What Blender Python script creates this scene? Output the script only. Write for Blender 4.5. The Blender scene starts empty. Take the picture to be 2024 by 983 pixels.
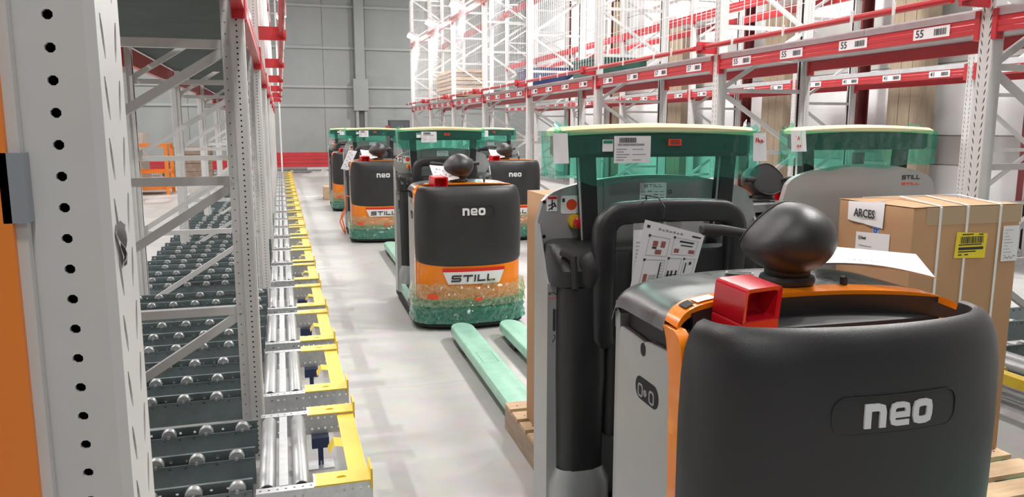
import bpy, math, random
from mathutils import Vector, Matrix, noise
random.seed(7)
S = bpy.context.scene
COL = S.collection
R = math.radians

# ------------------------------------------------------------------ camera
F_PX = 1520.0
PITCH = math.atan(236.5 / F_PX)
YAW = math.atan(459 * math.cos(PITCH) / F_PX)
cam_data = bpy.data.cameras.new('camera')
cam_data.sensor_fit = 'HORIZONTAL'
cam_data.sensor_width = 36.0
cam_data.lens = 36.0 * F_PX / 2024.0
cam_data.clip_start = 0.02
cam_data.clip_end = 200
cam = bpy.data.objects.new('camera', cam_data)
cam.location = (0, 0, 1.6)
cam.rotation_euler = (math.pi / 2 - PITCH, 0, -YAW)
COL.objects.link(cam)
S.camera = cam

# ------------------------------------------------------------------ world, exposure
w = bpy.data.worlds.new('world')
S.world = w
w.use_nodes = True
w.node_tree.nodes['Background'].inputs[0].default_value = (0.9, 0.95, 1, 1)
w.node_tree.nodes['Background'].inputs[1].default_value = 0.05
S.view_settings.view_transform = 'Standard'
S.view_settings.look = 'None'
S.view_settings.gamma = 1.0
S.view_settings.use_curve_mapping = False
S.view_settings.exposure = 0.0
LAMP_W = 40.0      # watts of one rack lamp
FILL_W = 430.0      # watts of one added ceiling fill lamp


# ------------------------------------------------------------------ materials
MATS = {}
def mat(name, col, rough=0.5, metal=0.0, bump=0.0, bscale=60.0, var=0.0, vscale=6.0, alpha=1.0,
        emit=None, spec=0.5, coat=0.0, stretch=None, rvar=0.0):
    if name in MATS:
        return MATS[name]
    m = bpy.data.materials.new(name)
    m.use_nodes = True
    nt = m.node_tree
    b = nt.nodes['Principled BSDF']
    b.inputs['Base Color'].default_value = (*col, 1)
    b.inputs['Roughness'].default_value = rough
    b.inputs['Metallic'].default_value = metal
    b.inputs['Specular IOR Level'].default_value = spec
    b.inputs['Coat Weight'].default_value = coat
    b.inputs['Alpha'].default_value = alpha
    if emit:
        b.inputs['Emission Color'].default_value = (*emit[0], 1)
        b.inputs['Emission Strength'].default_value = emit[1]
    if bump or var or rvar:
        tc = nt.nodes.new('ShaderNodeTexCoord')
        mp = nt.nodes.new('ShaderNodeMapping')
        nt.links.new(tc.outputs['Object'], mp.inputs['Vector'])
        if stretch:
            mp.inputs['Scale'].default_value = stretch
    if var or rvar:
        n = nt.nodes.new('ShaderNodeTexNoise')
        n.inputs['Scale'].default_value = vscale
        n.inputs['Detail'].default_value = 6
        n.inputs['Roughness'].default_value = 0.62
        nt.links.new(mp.outputs[0], n.inputs['Vector'])
    if var:
        r = nt.nodes.new('ShaderNodeValToRGB')
        r.color_ramp.elements[0].position = 0.3
        r.color_ramp.elements[1].position = 0.7
        r.color_ramp.elements[0].color = (*[max(0, c * (1 - var)) for c in col], 1)
        r.color_ramp.elements[1].color = (*[min(1, c * (1 + var)) for c in col], 1)
        nt.links.new(n.outputs['Fac'], r.inputs[0])
        nt.links.new(r.outputs[0], b.inputs['Base Color'])
    if rvar:
        mr = nt.nodes.new('ShaderNodeMapRange')
        mr.inputs['From Min'].default_value = 0.3
        mr.inputs['From Max'].default_value = 0.7
        mr.inputs['To Min'].default_value = rough - rvar
        mr.inputs['To Max'].default_value = rough + rvar
        nt.links.new(n.outputs['Fac'], mr.inputs[0])
        nt.links.new(mr.outputs[0], b.inputs['Roughness'])
    if bump:
        n2 = nt.nodes.new('ShaderNodeTexNoise')
        n2.inputs['Scale'].default_value = bscale
        n2.inputs['Detail'].default_value = 3
        nt.links.new(mp.outputs[0], n2.inputs['Vector'])
        bp = nt.nodes.new('ShaderNodeBump')
        bp.inputs['Strength'].default_value = bump
        bp.inputs['Distance'].default_value = 0.01
        nt.links.new(n2.outputs['Fac'], bp.inputs['Height'])
        nt.links.new(bp.outputs[0], b.inputs['Normal'])
    MATS[name] = m
    return m

RACK = mat('rack_grey_paint', (0.62, 0.61, 0.6), 0.42, 0.0, var=0.04, vscale=9)
RED = mat('rack_red_paint', (0.5, 0.022, 0.03), 0.33, coat=0.3, var=0.08, vscale=8)
GALV = mat('galvanised_steel', (0.62, 0.64, 0.65), 0.36, 0.75, var=0.12, vscale=22, rvar=0.08)
ROLL = mat('zinc_roller', (0.5, 0.51, 0.51), 0.42, 0.6, var=0.08, vscale=9, stretch=(1, 0.6, 1), rvar=0.05)
DARKRAIL = mat('green_grey_rail', (0.19, 0.235, 0.24), 0.4, 0.45, var=0.14, vscale=14, rvar=0.08)
DECK = mat('dark_deck', (0.1, 0.12, 0.115), 0.5, 0.2, var=0.12, vscale=3)
YEL = mat('yellow_paint', (0.8, 0.57, 0.05), 0.35, coat=0.2, var=0.05, vscale=15)
BLUE = mat('dark_blue_paint', (0.02, 0.035, 0.11), 0.4)
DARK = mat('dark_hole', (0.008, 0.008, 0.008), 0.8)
BLACK = mat('black_plastic', (0.023, 0.023, 0.024), 0.4, bump=0.12, bscale=420, var=0.1, vscale=5, rvar=0.06)
BLACK2 = mat('black_matte', (0.018, 0.018, 0.019), 0.55)
RUBBER = mat('black_rubber', (0.012, 0.012, 0.012), 0.75)
CHAR = mat('charcoal_cover', (0.13, 0.13, 0.13), 0.33, 0.25, var=0.35, vscale=7, rvar=0.12)
ORANGE = mat('orange_paint', (0.88, 0.235, 0.006), 0.25, coat=0.5)
SILVER = mat('silver_paint', (0.42, 0.43, 0.43), 0.36, 0.35, var=0.05, vscale=3)
SILVER2 = mat('grey_panel_paint', (0.36, 0.37, 0.37), 0.34, 0.4, var=0.04, vscale=3)
WHITE = mat('white_plastic', (0.85, 0.85, 0.84), 0.45)
PAPER = mat('white_paper', (0.86, 0.86, 0.88), 0.65)
INK = mat('print_ink', (0.03, 0.03, 0.035), 0.6)
GINK = mat('grey_print', (0.28, 0.28, 0.3), 0.6)
RINK = mat('red_print', (0.62, 0.03, 0.02), 0.5)
TAGRED = mat('red_orange_tag', (0.85, 0.07, 0.02), 0.5)
REDP = mat('red_plastic', (0.55, 0.008, 0.02), 0.25, coat=0.4)
YELP = mat('yellow_plastic', (0.8, 0.55, 0.02), 0.4)
FOAM = mat('cream_foam', (0.82, 0.72, 0.42), 0.6, var=0.12, vscale=5, stretch=(0.3, 2, 2))
def film_mat(name, tint, body, bf, rough=0.1, bump=0.25, bscale=14.0, gloss=0.06):
    m = bpy.data.materials.new(name)
    m.use_nodes = True
    nt = m.node_tree
    nt.nodes.remove(nt.nodes['Principled BSDF'])
    N = nt.nodes.new
    tr, di, gl, m1, m2, fr = N('ShaderNodeBsdfTransparent'), N('ShaderNodeBsdfDiffuse'), N('ShaderNodeBsdfGlossy'), N('ShaderNodeMixShader'), N('ShaderNodeMixShader'), N('ShaderNodeLayerWeight')
    tr.inputs[0].default_value = (*tint, 1)
    di.inputs[0].default_value = (*body, 1)
    gl.inputs[0].default_value = (1, 1, 1, 1)
    gl.inputs['Roughness'].default_value = rough
    fr.inputs['Blend'].default_value = 0.5
    pw, mr = N('ShaderNodeMath'), N('ShaderNodeMapRange')
    pw.operation = 'POWER'
    pw.inputs[1].default_value = 2.6
    nt.links.new(fr.outputs['Facing'], pw.inputs[0])
    nt.links.new(pw.outputs[0], mr.inputs[0])
    mr.inputs['To Min'].default_value = gloss
    mr.inputs['To Max'].default_value = 0.75
    m1.inputs[0].default_value = bf
    nt.links.new(tr.outputs[0], m1.inputs[1])
    nt.links.new(di.outputs[0], m1.inputs[2])
    nt.links.new(mr.outputs[0], m2.inputs[0])
    nt.links.new(m1.outputs[0], m2.inputs[1])
    nt.links.new(gl.outputs[0], m2.inputs[2])
    tc, nz, bp = N('ShaderNodeTexCoord'), N('ShaderNodeTexNoise'), N('ShaderNodeBump')
    nz.inputs['Scale'].default_value = bscale
    nt.links.new(tc.outputs['Object'], nz.inputs['Vector'])
    nt.links.new(nz.outputs['Fac'], bp.inputs['Height'])
    bp.inputs['Strength'].default_value = bump
    bp.inputs['Distance'].default_value = 0.02
    for q in (di, gl, fr):
        nt.links.new(bp.outputs[0], q.inputs['Normal'])
    nt.links.new(m2.outputs[0], nt.nodes['Material Output'].inputs[0])
    MATS[name] = m
    return m
FGREEN = film_mat('green_film', (0.48, 0.92, 0.8), (0.08, 0.55, 0.4), 0.1)
FCLEAR = film_mat('clear_film', (0.8, 0.88, 0.62), (0.6, 0.65, 0.4), 0.1, bump=0.5, bscale=26, gloss=0.14)
FBUMP = film_mat('green_film_bumper', (0.25, 0.8, 0.6), (0.06, 0.46, 0.32), 0.3, bump=0.45, bscale=22, gloss=0.1)
FORKF = mat('film_wrapped_fork', (0.36, 0.66, 0.52), 0.33, var=0.12, vscale=9, bump=0.15, bscale=30)
DGREEN = mat('black_bumper_plastic', (0.03, 0.032, 0.032), 0.35, var=0.2, vscale=9)
CARD = mat('cardboard', (0.46, 0.27, 0.14), 0.75, var=0.05, vscale=5)
CARD2 = mat('cardboard_tape', (0.5, 0.36, 0.22), 0.35)
STRAP = mat('white_strap', (0.85, 0.84, 0.82), 0.4)
WOOD = mat('pale_wood', (0.62, 0.44, 0.27), 0.7, var=0.16, vscale=7, stretch=(1, 6, 6))
WOODG = mat('weathered_wood', (0.4, 0.31, 0.23), 0.75, var=0.2, vscale=6, stretch=(6, 1, 6))
WOODW = mat('column_boards', (0.34, 0.27, 0.19), 0.75, var=0.15, vscale=4, stretch=(5, 5, 0.6))
MAROON = mat('dark_red_column', (0.13, 0.02, 0.02), 0.5)
YLAB = mat('yellow_label', (0.9, 0.72, 0.03), 0.5)
BTAPE = mat('blue_tape', (0.3, 0.45, 0.75), 0.35)
BINK = mat('blue_print', (0.03, 0.1, 0.4), 0.5)
MESHW = mat('white_wire', (0.8, 0.8, 0.8), 0.4)
LAMPM = mat('lamp_glass', (1, 1, 1), 0.4, emit=((1, 0.98, 0.95), 28.0))
CAGE = mat('orange_cage_paint', (0.85, 0.24, 0.03), 0.45)
BROWN = mat('brown_wheel', (0.12, 0.06, 0.04), 0.5)
CLEARP = mat('clear_sleeve', (0.85, 0.87, 0.88), 0.1, alpha=0.28)
PLASTW = mat('wrap_plastic', (0.6, 0.58, 0.55), 0.3, alpha=0.8, bump=0.3, bscale=12)


# ------------------------------------------------------------------ mesh helpers
class MB:
    def __init__(s):
        s.v, s.f, s.m = [], [], []
        s.cur = 0
    def add(s, vs, fs):
        o = len(s.v)
        s.v += [tuple(p) for p in vs]
        for f in fs:
            s.f.append(tuple(i + o for i in f))
            s.m.append(s.cur)
        return s
    def box(s, x0, x1, y0, y1, z0, z1):
        vs = [(x0, y0, z0), (x1, y0, z0), (x1, y1, z0), (x0, y1, z0), (x0, y0, z1), (x1, y0, z1), (x1, y1, z1), (x0, y1, z1)]
        return s.add(vs, [(3, 2, 1, 0), (4, 5, 6, 7), (0, 1, 5, 4), (1, 2, 6, 5), (2, 3, 7, 6), (3, 0, 4, 7)])
    def bar(s, a, b, wd, hh, up=(0, 0, 1)):
        a, b = Vector(a), Vector(b)
        d = (b - a).normalized()
        u = Vector(up)
        if abs(d.dot(u)) > 0.95:
            u = Vector((1, 0, 0))
        x = d.cross(u).normalized()
        u = x.cross(d)
        vs = []
        for p in (a, b):
            for i, j in ((-1, -1), (1, -1), (1, 1), (-1, 1)):
                vs.append(p + x * i * wd / 2 + u * j * hh / 2)
        return s.add(vs, [(3, 2, 1, 0), (4, 5, 6, 7), (0, 1, 5, 4), (1, 2, 6, 5), (2, 3, 7, 6), (3, 0, 4, 7)])
    def loft(s, rings, closed=True, cap0=True, cap1=True):
        n = len(rings[0])
        vs = [p for r in rings for p in r]
        fs = []
        for i in range(len(rings) - 1):
            for j in range(n if closed else n - 1):
                k = (j + 1) % n
                fs.append((i * n + j, i * n + k, (i + 1) * n + k, (i + 1) * n + j))
        if cap0:
            fs.append(tuple(range(n - 1, -1, -1)))
        if cap1:
            fs.append(tuple(range((len(rings) - 1) * n, len(rings) * n)))
        return s.add(vs, fs)
    def prism(s, poly, ax, a, b):
        def P(p, t):
            return {0: (t, p[0], p[1]), 1: (p[0], t, p[1]), 2: (p[0], p[1], t)}[ax]
        return s.loft([[P(p, a) for p in poly], [P(p, b) for p in poly]])
    def tube(s, path, r, n=8, cap=True):
        path = [Vector(p) for p in path]
        rings = []
        px = None
        for i, p in enumerate(path):
            d = (path[min(i + 1, len(path) - 1)] - path[max(i - 1, 0)]).normalized()
            if px is None:
                u = Vector((0, 0, 1)) if abs(d.z) < 0.9 else Vector((1, 0, 0))
                px = d.cross(u).normalized()
            else:
                px = (px - d * px.dot(d)).normalized()
            q = d.cross(px)
            rr = r[i] if isinstance(r, (list, tuple)) else r
            rings.append([p + (px * math.cos(2 * math.pi * k / n) + q * math.sin(2 * math.pi * k / n)) * rr for k in range(n)])
        return s.loft(rings, cap0=cap, cap1=cap)
    def ribbon(s, path, hw, ht, n=14, ex=0.6):
        """flat rounded bar along a path in the xz plane: hw in the plane, ht along y"""
        path = [Vector(p) for p in path]
        rings = []
        for i, p in enumerate(path):
            d = (path[min(i + 1, len(path) - 1)] - path[max(i - 1, 0)]).normalized()
            nn = Vector((-d.z, 0, d.x)).normalized()
            ring = []
            for k in range(n):
                a = 2 * math.pi * k / n
                c, e = math.cos(a), math.sin(a)
                ring.append(p + nn * hw * math.copysign(abs(c) ** ex, c) + Vector((0, 1, 0)) * ht * math.copysign(abs(e) ** ex, e))
            rings.append(ring)
        return s.loft(rings)
    def grid(s, nu, nv, fn):
        vs = [fn(i / (nu - 1), j / (nv - 1)) for j in range(nv) for i in range(nu)]
        fs = [(j * nu + i, j * nu + i + 1, (j + 1) * nu + i + 1, (j + 1) * nu + i) for j in range(nv - 1) for i in range(nu - 1)]
        return s.add(vs, fs)
    def holes(s, O, U, V, N, w_, h_, hr, n=8, ry=None, shear=0.0, thick=0.004, cu=0.0):
        """one cell: a rectangle w_ x h_ round centre O with an n-gon hole, rim pushed in along -N"""
        O, U, V, N = Vector(O), Vector(U), Vector(V), Vector(N)
        ry = ry or hr
        hole, edge = [], []
        for k in range(n):
            a = 2 * math.pi * (k + 0.5) / n
            c, d = math.cos(a), math.sin(a)
            q = max(abs(c), abs(d))
            hole.append(O + U * (cu + c * hr + shear * d * ry) + V * (d * ry))
            edge.append(O + U * (c / q * w_ / 2) + V * (d / q * h_ / 2))
        if n == 8:
            pass
        ins = [p - N * thick for p in hole]
        vs = edge + hole + ins
        fs = []
        for k in range(n):
            j = (k + 1) % n
            fs.append((k, j, n + j, n + k))
            fs.append((n + k, n + j, 2 * n + j, 2 * n + k))
        s.add(vs, fs)
        # rectangle corners that the radial polygon cuts off
        for sx, sy in ((1, 1), (-1, 1), (-1, -1), (1, -1)):
            corner = O + U * (sx * w_ / 2) + V * (sy * h_ / 2)
            near = sorted(range(n), key=lambda k: (edge[k] - corner).length)[:2]
            near.sort()
            if (edge[near[0]] - corner).length > 1e-6 and (edge[near[1]] - corner).length > 1e-6:
                s.add([edge[near[0]], corner, edge[near[1]]], [(0, 1, 2)])
        return s
    def ball(s, c, r, nu=20, nv=12, fn=None):
        rings = []
        for j in range(nv + 1):
            t = math.pi * j / nv - math.pi / 2
            t = max(-math.pi / 2 + 1e-3, min(math.pi / 2 - 1e-3, t))
            ring = []
            for i in range(nu):
                a = 2 * math.pi * i / nu
                p = Vector((math.cos(t) * math.cos(a), math.cos(t) * math.sin(a), math.sin(t)))
                if fn:
                    p = fn(p)
                ring.append((c[0] + p.x * r[0], c[1] + p.y * r[1], c[2] + p.z * r[2]))
            rings.append(ring)
        return s.loft(rings)
    def mesh(s, name, mats, smooth=False):
        me = bpy.data.meshes.new(name)
        me.from_pydata(s.v, [], s.f)
        if not isinstance(mats, (list, tuple)):
            mats = [mats]
        for m in mats:
            me.materials.append(m)
        if len(mats) > 1:
            me.polygons.foreach_set('material_index', s.m)
        if smooth:
            me.polygons.foreach_set('use_smooth', [True] * len(me.polygons))
            try:
                me.set_sharp_from_angle(angle=R(38))
            except Exception:
                pass
        me.update()
        return me
    def build(s, name, mats, parent=None, smooth=False, loc=None, fix=True):
        import bmesh
        me = s.mesh(name, mats, False)
        if fix:
            bm = bmesh.new()
            bm.from_mesh(me)
            bmesh.ops.remove_doubles(bm, verts=bm.verts, dist=1e-5)
            bmesh.ops.recalc_face_normals(bm, faces=bm.faces)
            bm.to_mesh(me)
            bm.free()
        if smooth:
            me.polygons.foreach_set('use_smooth', [True] * len(me.polygons))
            try:
                me.set_sharp_from_angle(angle=R(38))
            except Exception:
                pass
        return inst(name, me, parent, loc)

def inst(name, me, parent=None, loc=None, rz=0.0):
    o = bpy.data.objects.new(name, me)
    COL.objects.link(o)
    if parent is not None:
        o.parent = parent
    if loc is not None:
        o.location = loc
    if rz:
        o.rotation_euler = (0, 0, rz)
    return o

def tag(o, label=None, cat=None, group=None, kind=None):
    if label: o['label'] = label
    if cat: o['category'] = cat
    if group: o['group'] = group
    if kind: o['kind'] = kind
    return o

def thing(name, label, cat, loc=(0, 0, 0), rz=0.0, group=None):
    o = bpy.data.objects.new(name, None)
    o.empty_display_size = 0.1
    COL.objects.link(o)
    o.location = loc
    o.rotation_euler = (0, 0, rz)
    return tag(o, label, cat, group)

KIDS = {}
def copy_tree(o, parent=None, skip=()):
    c = o.copy()
    COL.objects.link(c)
    c.parent = parent
    for ch in [k for k in ALLKIDS(o)]:
        if ch.name.split('.')[0] not in skip:
            copy_tree(ch, c, skip)
    return c
def ALLKIDS(o):
    return [k for k in bpy.data.objects if k.parent == o]

def structure(o):
    o['kind'] = 'structure'
    return o

def rrect(hw, hh, r, n=5, cx=0.0, cy=0.0):
    pts = []
    for sx, sy, a0 in ((1, 1, 0), (-1, 1, 90), (-1, -1, 180), (1, -1, 270)):
        for i in range(n + 1):
            a = R(a0 + 90 * i / n)
            pts.append((cx + sx * (hw - r) + r * math.cos(a), cy + sy * (hh - r) + r * math.sin(a)))
    return pts

def rbox(mb, x0, x1, y0, y1, z0, z1, r=0.02, e=0.01, n=4):
    """vertical box with rounded plan corners and eased top and bottom edges"""
    cx, cy = (x0 + x1) / 2, (y0 + y1) / 2
    hw, hd = (x1 - x0) / 2, (y1 - y0) / 2
    rings = []
    for z, d in ((z0, e), (z0 + e * 0.3, e * 0.3), (z0 + e, 0), (z1 - e, 0), (z1 - e * 0.3, e * 0.3), (z1, e)):
        rings.append([(x, y, z) for x, y in rrect(hw - d, hd - d, max(r - d, 0.002), n, cx, cy)])
    mb.loft(rings)
    return mb

def strokes(paths, wd, step=0.25):
    """2-D stroke polygons; returns list of quads ((x,y)*4)"""
    quads = []
    for path, closed in paths:
        pts = [Vector(p) for p in path]
        n = len(pts)
        L, Rr = [], []
        for i in range(n):
            if closed:
                d0 = (pts[i] - pts[i - 1]).normalized()
                d1 = (pts[(i + 1) % n] - pts[i]).normalized()
            else:
                d0 = (pts[i] - pts[i - 1]).normalized() if i else (pts[1] - pts[0]).normalized()
                d1 = (pts[i + 1] - pts[i]).normalized() if i < n - 1 else d0
            t = (d0 + d1).normalized()
            nn = Vector((-t.y, t.x))
            k = 1.0 / max(0.5, nn.dot(Vector((-d0.y, d0.x))))
            L.append(pts[i] + nn * wd / 2 * k)
            Rr.append(pts[i] - nn * wd / 2 * k)
        for i in range(n if closed else n - 1):
            j = (i + 1) % n
            seg = max(1, int((pts[j] - pts[i]).length / step))
            for q in range(seg):
                a, b = q / seg, (q + 1) / seg
                quads.append((L[i].lerp(L[j], a), L[i].lerp(L[j], b), Rr[i].lerp(Rr[j], b), Rr[i].lerp(Rr[j], a)))
    return quads

def put_strokes(mb, quads, ox, oz, sx, sz, surf, lift=0.003):
    for q in quads:
        f = [surf(ox + p.x * sx, oz + p.y * sz) for p in q]
        out = [(x, y - lift, z) for x, y, z in f]
        mb.loft([[(x, y + 0.002, z) for x, y, z in f], out], cap0=False)

NEO = []
def _word():
    n_ = [([(0.15, 0), (0.15, 0.85), (0.62, 0.85), (0.8, 0.8), (0.85, 0.62), (0.85, 0)], False)]
    e_ = [([(0.98, 0.13), (0.36, 0.13), (0.2, 0.18), (0.15, 0.34), (0.15, 0.66), (0.2, 0.82), (0.36, 0.87), (0.68, 0.87), (0.84, 0.82), (0.88, 0.66), (0.88, 0.46), (0.2, 0.46)], False)]
    o_ = [([(0.36, 0.14), (0.2, 0.19), (0.15, 0.36), (0.15, 0.64), (0.2, 0.81), (0.36, 0.86), (0.66, 0.86), (0.82, 0.81), (0.87, 0.64), (0.87, 0.36), (0.82, 0.19), (0.66, 0.14)], True)]
    out = []
    for k, (l, wd) in enumerate(((n_, 0.3), (e_, 0.23), (o_, 0.29))):
        for q in strokes(l, wd):
            out.append([Vector((p.x + k * 1.16, p.y)) for p in q])
    return out
NEO = _word()
def _still():
    s_ = [([(1.5, 0.88), (0.22, 0.88), (0.12, 0.78), (0.12, 0.6), (0.22, 0.5), (1.28, 0.5), (1.38, 0.4), (1.38, 0.22), (1.28, 0.12), (0, 0.12)], False)]
    t_ = [([(0, 0.88), (1.5, 0.88)], False), ([(0.75, 0.8), (0.75, 0)], False)]
    i_ = [([(0.13, 0), (0.13, 1)], False)]
    l_ = [([(0.13, 1), (0.13, 0.12), (1.3, 0.12)], False)]
    out, x = [], 0.0
    for l, adv in ((s_, 1.75), (t_, 1.75), (i_, 0.52), (l_, 1.55), (l_, 1.4)):
        for q in strokes(l, 0.24, 0.4):
            out.append([Vector((p.x + x + 0.12 * p.y, p.y)) for p in q])
        x += adv
    return out, x
STILL, STILL_W = _still()

def text_mesh(body, size, m, depth=0.0004, offset=0.0):
    cu = bpy.data.curves.new('print', 'FONT')
    cu.body = body
    cu.size = size
    cu.align_x = 'CENTER'
    cu.align_y = 'CENTER'
    cu.extrude = depth
    cu.offset = offset
    cu.resolution_u = 2
    o = bpy.data.objects.new('print', cu)
    COL.objects.link(o)
    dg = bpy.context.evaluated_depsgraph_get()
    me = bpy.data.meshes.new_from_object(o.evaluated_get(dg))
    bpy.data.objects.remove(o)
    me.materials.clear()
    me.materials.append(m)
    return me

def place_text(name, body, size, m, parent, loc, rot, sx=1.0, offset=0.0):
    me = text_mesh(body, size, m, offset=offset)
    o = bpy.data.objects.new(name, me)
    COL.objects.link(o)
    if parent is not None:
        o.parent = parent
    o.location = loc
    o.rotation_euler = rot
    o.scale = (sx, 1, 1)
    return o

FRONT = (math.pi / 2, 0, 0)      # text that faces -Y
LEFTW = (math.pi / 2, 0, -math.pi / 2)   # text that faces -X

# ================================================================== SETTING
def floor_material():
    m = bpy.data.materials.new('polished_concrete')
    m.use_nodes = True
    nt = m.node_tree
    b = nt.nodes['Principled BSDF']
    tc = nt.nodes.new('ShaderNodeTexCoord')
    def nz(scale, detail=5, dist=0.0):
        n = nt.nodes.new('ShaderNodeTexNoise')
        n.inputs['Scale'].default_value = scale
        n.inputs['Detail'].default_value = detail
        n.inputs['Roughness'].default_value = 0.6
        n.inputs['Distortion'].default_value = dist
        nt.links.new(tc.outputs['Object'], n.inputs['Vector'])
        return n
    n1, n2 = nz(0.5, 6, 0.6), nz(7, 6)
    r1 = nt.nodes.new('ShaderNodeValToRGB')
    r1.color_ramp.elements[0].position = 0.32
    r1.color_ramp.elements[0].color = (0.4, 0.395, 0.385, 1)
    r1.color_ramp.elements[1].position = 0.68
    r1.color_ramp.elements[1].color = (0.52, 0.515, 0.505, 1)
    nt.links.new(n1.outputs['Fac'], r1.inputs[0])
    mx = nt.nodes.new('ShaderNodeMixRGB')
    mx.blend_type = 'OVERLAY'
    mx.inputs[0].default_value = 0.18
    nt.links.new(r1.outputs[0], mx.inputs[1])
    nt.links.new(n2.outputs['Color'], mx.inputs[2])
    # hairline cracks
    vo = nt.nodes.new('ShaderNodeTexVoronoi')
    vo.feature = 'DISTANCE_TO_EDGE'
    vo.inputs['Scale'].default_value = 0.42
    nd = nz(2.2, 4)
    ad = nt.nodes.new('ShaderNodeMixRGB')
    ad.inputs[0].default_value = 0.12
    nt.links.new(tc.outputs['Object'], ad.inputs[1])
    nt.links.new(nd.outputs['Color'], ad.inputs[2])
    nt.links.new(ad.outputs[0], vo.inputs['Vector'])
    cr = nt.nodes.new('ShaderNodeValToRGB')
    cr.color_ramp.elements[0].position = 0.0005
    cr.color_ramp.elements[0].color = (0.6, 0.6, 0.6, 1)
    cr.color_ramp.elements[1].position = 0.0022
    cr.color_ramp.elements[1].color = (1, 1, 1, 1)
    nt.links.new(vo.outputs['Distance'], cr.inputs[0])
    m2 = nt.nodes.new('ShaderNodeMixRGB')
    m2.blend_type = 'MULTIPLY'
    m2.inputs[0].default_value = 0.35
    nt.links.new(mx.outputs[0], m2.inputs[1])
    nt.links.new(cr.outputs[0], m2.inputs[2])
    nt.links.new(m2.outputs[0], b.inputs['Base Color'])
    mr = nt.nodes.new('ShaderNodeMapRange')
    mr.inputs['To Min'].default_value = 0.3
    mr.inputs['To Max'].default_value = 0.5
    nt.links.new(n1.outputs['Fac'], mr.inputs[0])
    nt.links.new(mr.outputs[0], b.inputs['Roughness'])
    b.inputs['Specular IOR Level'].default_value = 0.35
    return m

XL, XRW, YB, YF, ZC = -12.0, 9.9, 31.0, -8.0, 7.8
fl = MB().box(XL, XRW, YF, YB, -0.2, 0).build('floor', floor_material())
structure(fl)
WALLM = mat('grey_wall_panel', (0.34, 0.36, 0.352), 0.6, var=0.05, vscale=1.2)
WALLT = mat('grey_wall_rail', (0.4, 0.42, 0.412), 0.5)
WALLW = mat('white_wall_panel', (0.8, 0.81, 0.82), 0.55, var=0.03, vscale=1.0)
WALLG = mat('grey_band_panel', (0.5, 0.5, 0.48), 0.55, var=0.03, vscale=1.0)
CEIL = mat('ceiling_sheet', (0.7, 0.71, 0.72), 0.6)
wb = structure(MB().box(XL, XRW, YB, YB + 0.15, 0, ZC).build('wall_back', WALLT))
zs = [0.02, 2.48, 3.2, 4.66, 6.2, ZC]
xs = [XL, -9.0, -6, -3.2, -0.6, 1.7, 2.85, 3.3, 6.2, XRW]
for a, b in zip(zs[:-1], zs[1:]):
    for c, d in zip(xs[:-1], xs[1:]):
        MB().box(c + 0.008, d - 0.008, YB - 0.03, YB + 0.01, a + 0.02, b - 0.02).build('panel', WALLM, wb, fix=False)
    MB().box(XL, XRW, YB - 0.1, YB + 0.01, b - 0.045, b + 0.045).build('rail', WALLT, wb, fix=False)
co = MB()
co.box(2.88, 3.24, YB - 0.36, YB - 0.1, 3.5, ZC)
co.box(2.78, 3.34, YB - 0.42, YB - 0.1, 2.3, 3.5)
co.box(2.86, 2.96, YB - 0.36, YB - 0.1, 0, 2.3)
co.box(3.18, 3.28, YB - 0.36, YB - 0.1, 0, 2.3)
structure(co.build('trim_1', WALLM))
wr = structure(MB().box(XRW, XRW + 0.15, YF, YB, 0, ZC).build('wall_right', WALLW))
zz = [0.02, 1.05, 1.5, 2.6, 3.6, 4.8, 6.2, ZC]
for k, (a, b) in enumerate(zip(zz[:-1], zz[1:])):
    for j in range(8):
        y0 = YF + j * (YB - YF) / 8
        MB().box(XRW - 0.04, XRW + 0.01, y0 + 0.01, y0 + (YB - YF) / 8 - 0.01, a + 0.01, b - 0.01).build('panel', WALLG if k in (1, 3) else WALLW, wr, fix=False)
structure(MB().box(XL - 0.15, XL, YF, YB, 0, ZC).build('wall_left', WALLW))
structure(MB().box(XL, XRW, YF - 0.15, YF, 0, ZC).build('wall_front', mat('dark_grey_wall', (0.22, 0.22, 0.22), 0.6)))
structure(MB().box(XL, XRW, YF, YB, ZC, ZC + 0.2).build('ceiling', CEIL))
# steel columns and timber-clad columns before the right wall
ORD = ['nearest', 'second', 'third', 'fourth', 'fifth', 'sixth', 'seventh', 'eighth', 'ninth', 'tenth', 'eleventh', 'twelfth',
       'thirteenth', 'fourteenth', 'fifteenth', 'sixteenth', 'seventeenth', 'eighteenth', 'nineteenth', 'twentieth', 'twenty-first', 'twenty-second', 'twenty-third', 'twenty-fourth']
for k, y in enumerate((7.75, 11.0, 14.4, 17.8, 21.2, 24.6)):
    c = MB()
    c.box(9.3, 9.32, y - 0.09, y + 0.09, 0, ZC)
    c.box(9.5, 9.52, y - 0.09, y + 0.09, 0, ZC)
    c.box(9.32, 9.5, y - 0.008, y + 0.008, 0, ZC)
    t = thing('steel_column', f'dark red steel column before the right wall, {ORD[k]} from the camera', 'column', group='steel columns by the right wall')
    c.build('shaft', MAROON, t)
    MB().box(9.22, 9.6, y - 0.16, y + 0.16, 0, 0.025).build('base_plate', MAROON, t)
for k, y in enumerate((9.6, 13.0, 17.0, 21.0)):
    t = thing('boarded_column', f'timber boarded column behind the right racks, {ORD[k]} from the camera', 'column', group='timber boarded columns')
    for j in range(3):
        MB().box(9.35, 9.6 + 0.01 * j, y + j * 0.235, y + j * 0.235 + 0.225, 0, 5.2 + 0.15 * j).build('board', WOODW, t, fix=False)

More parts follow.
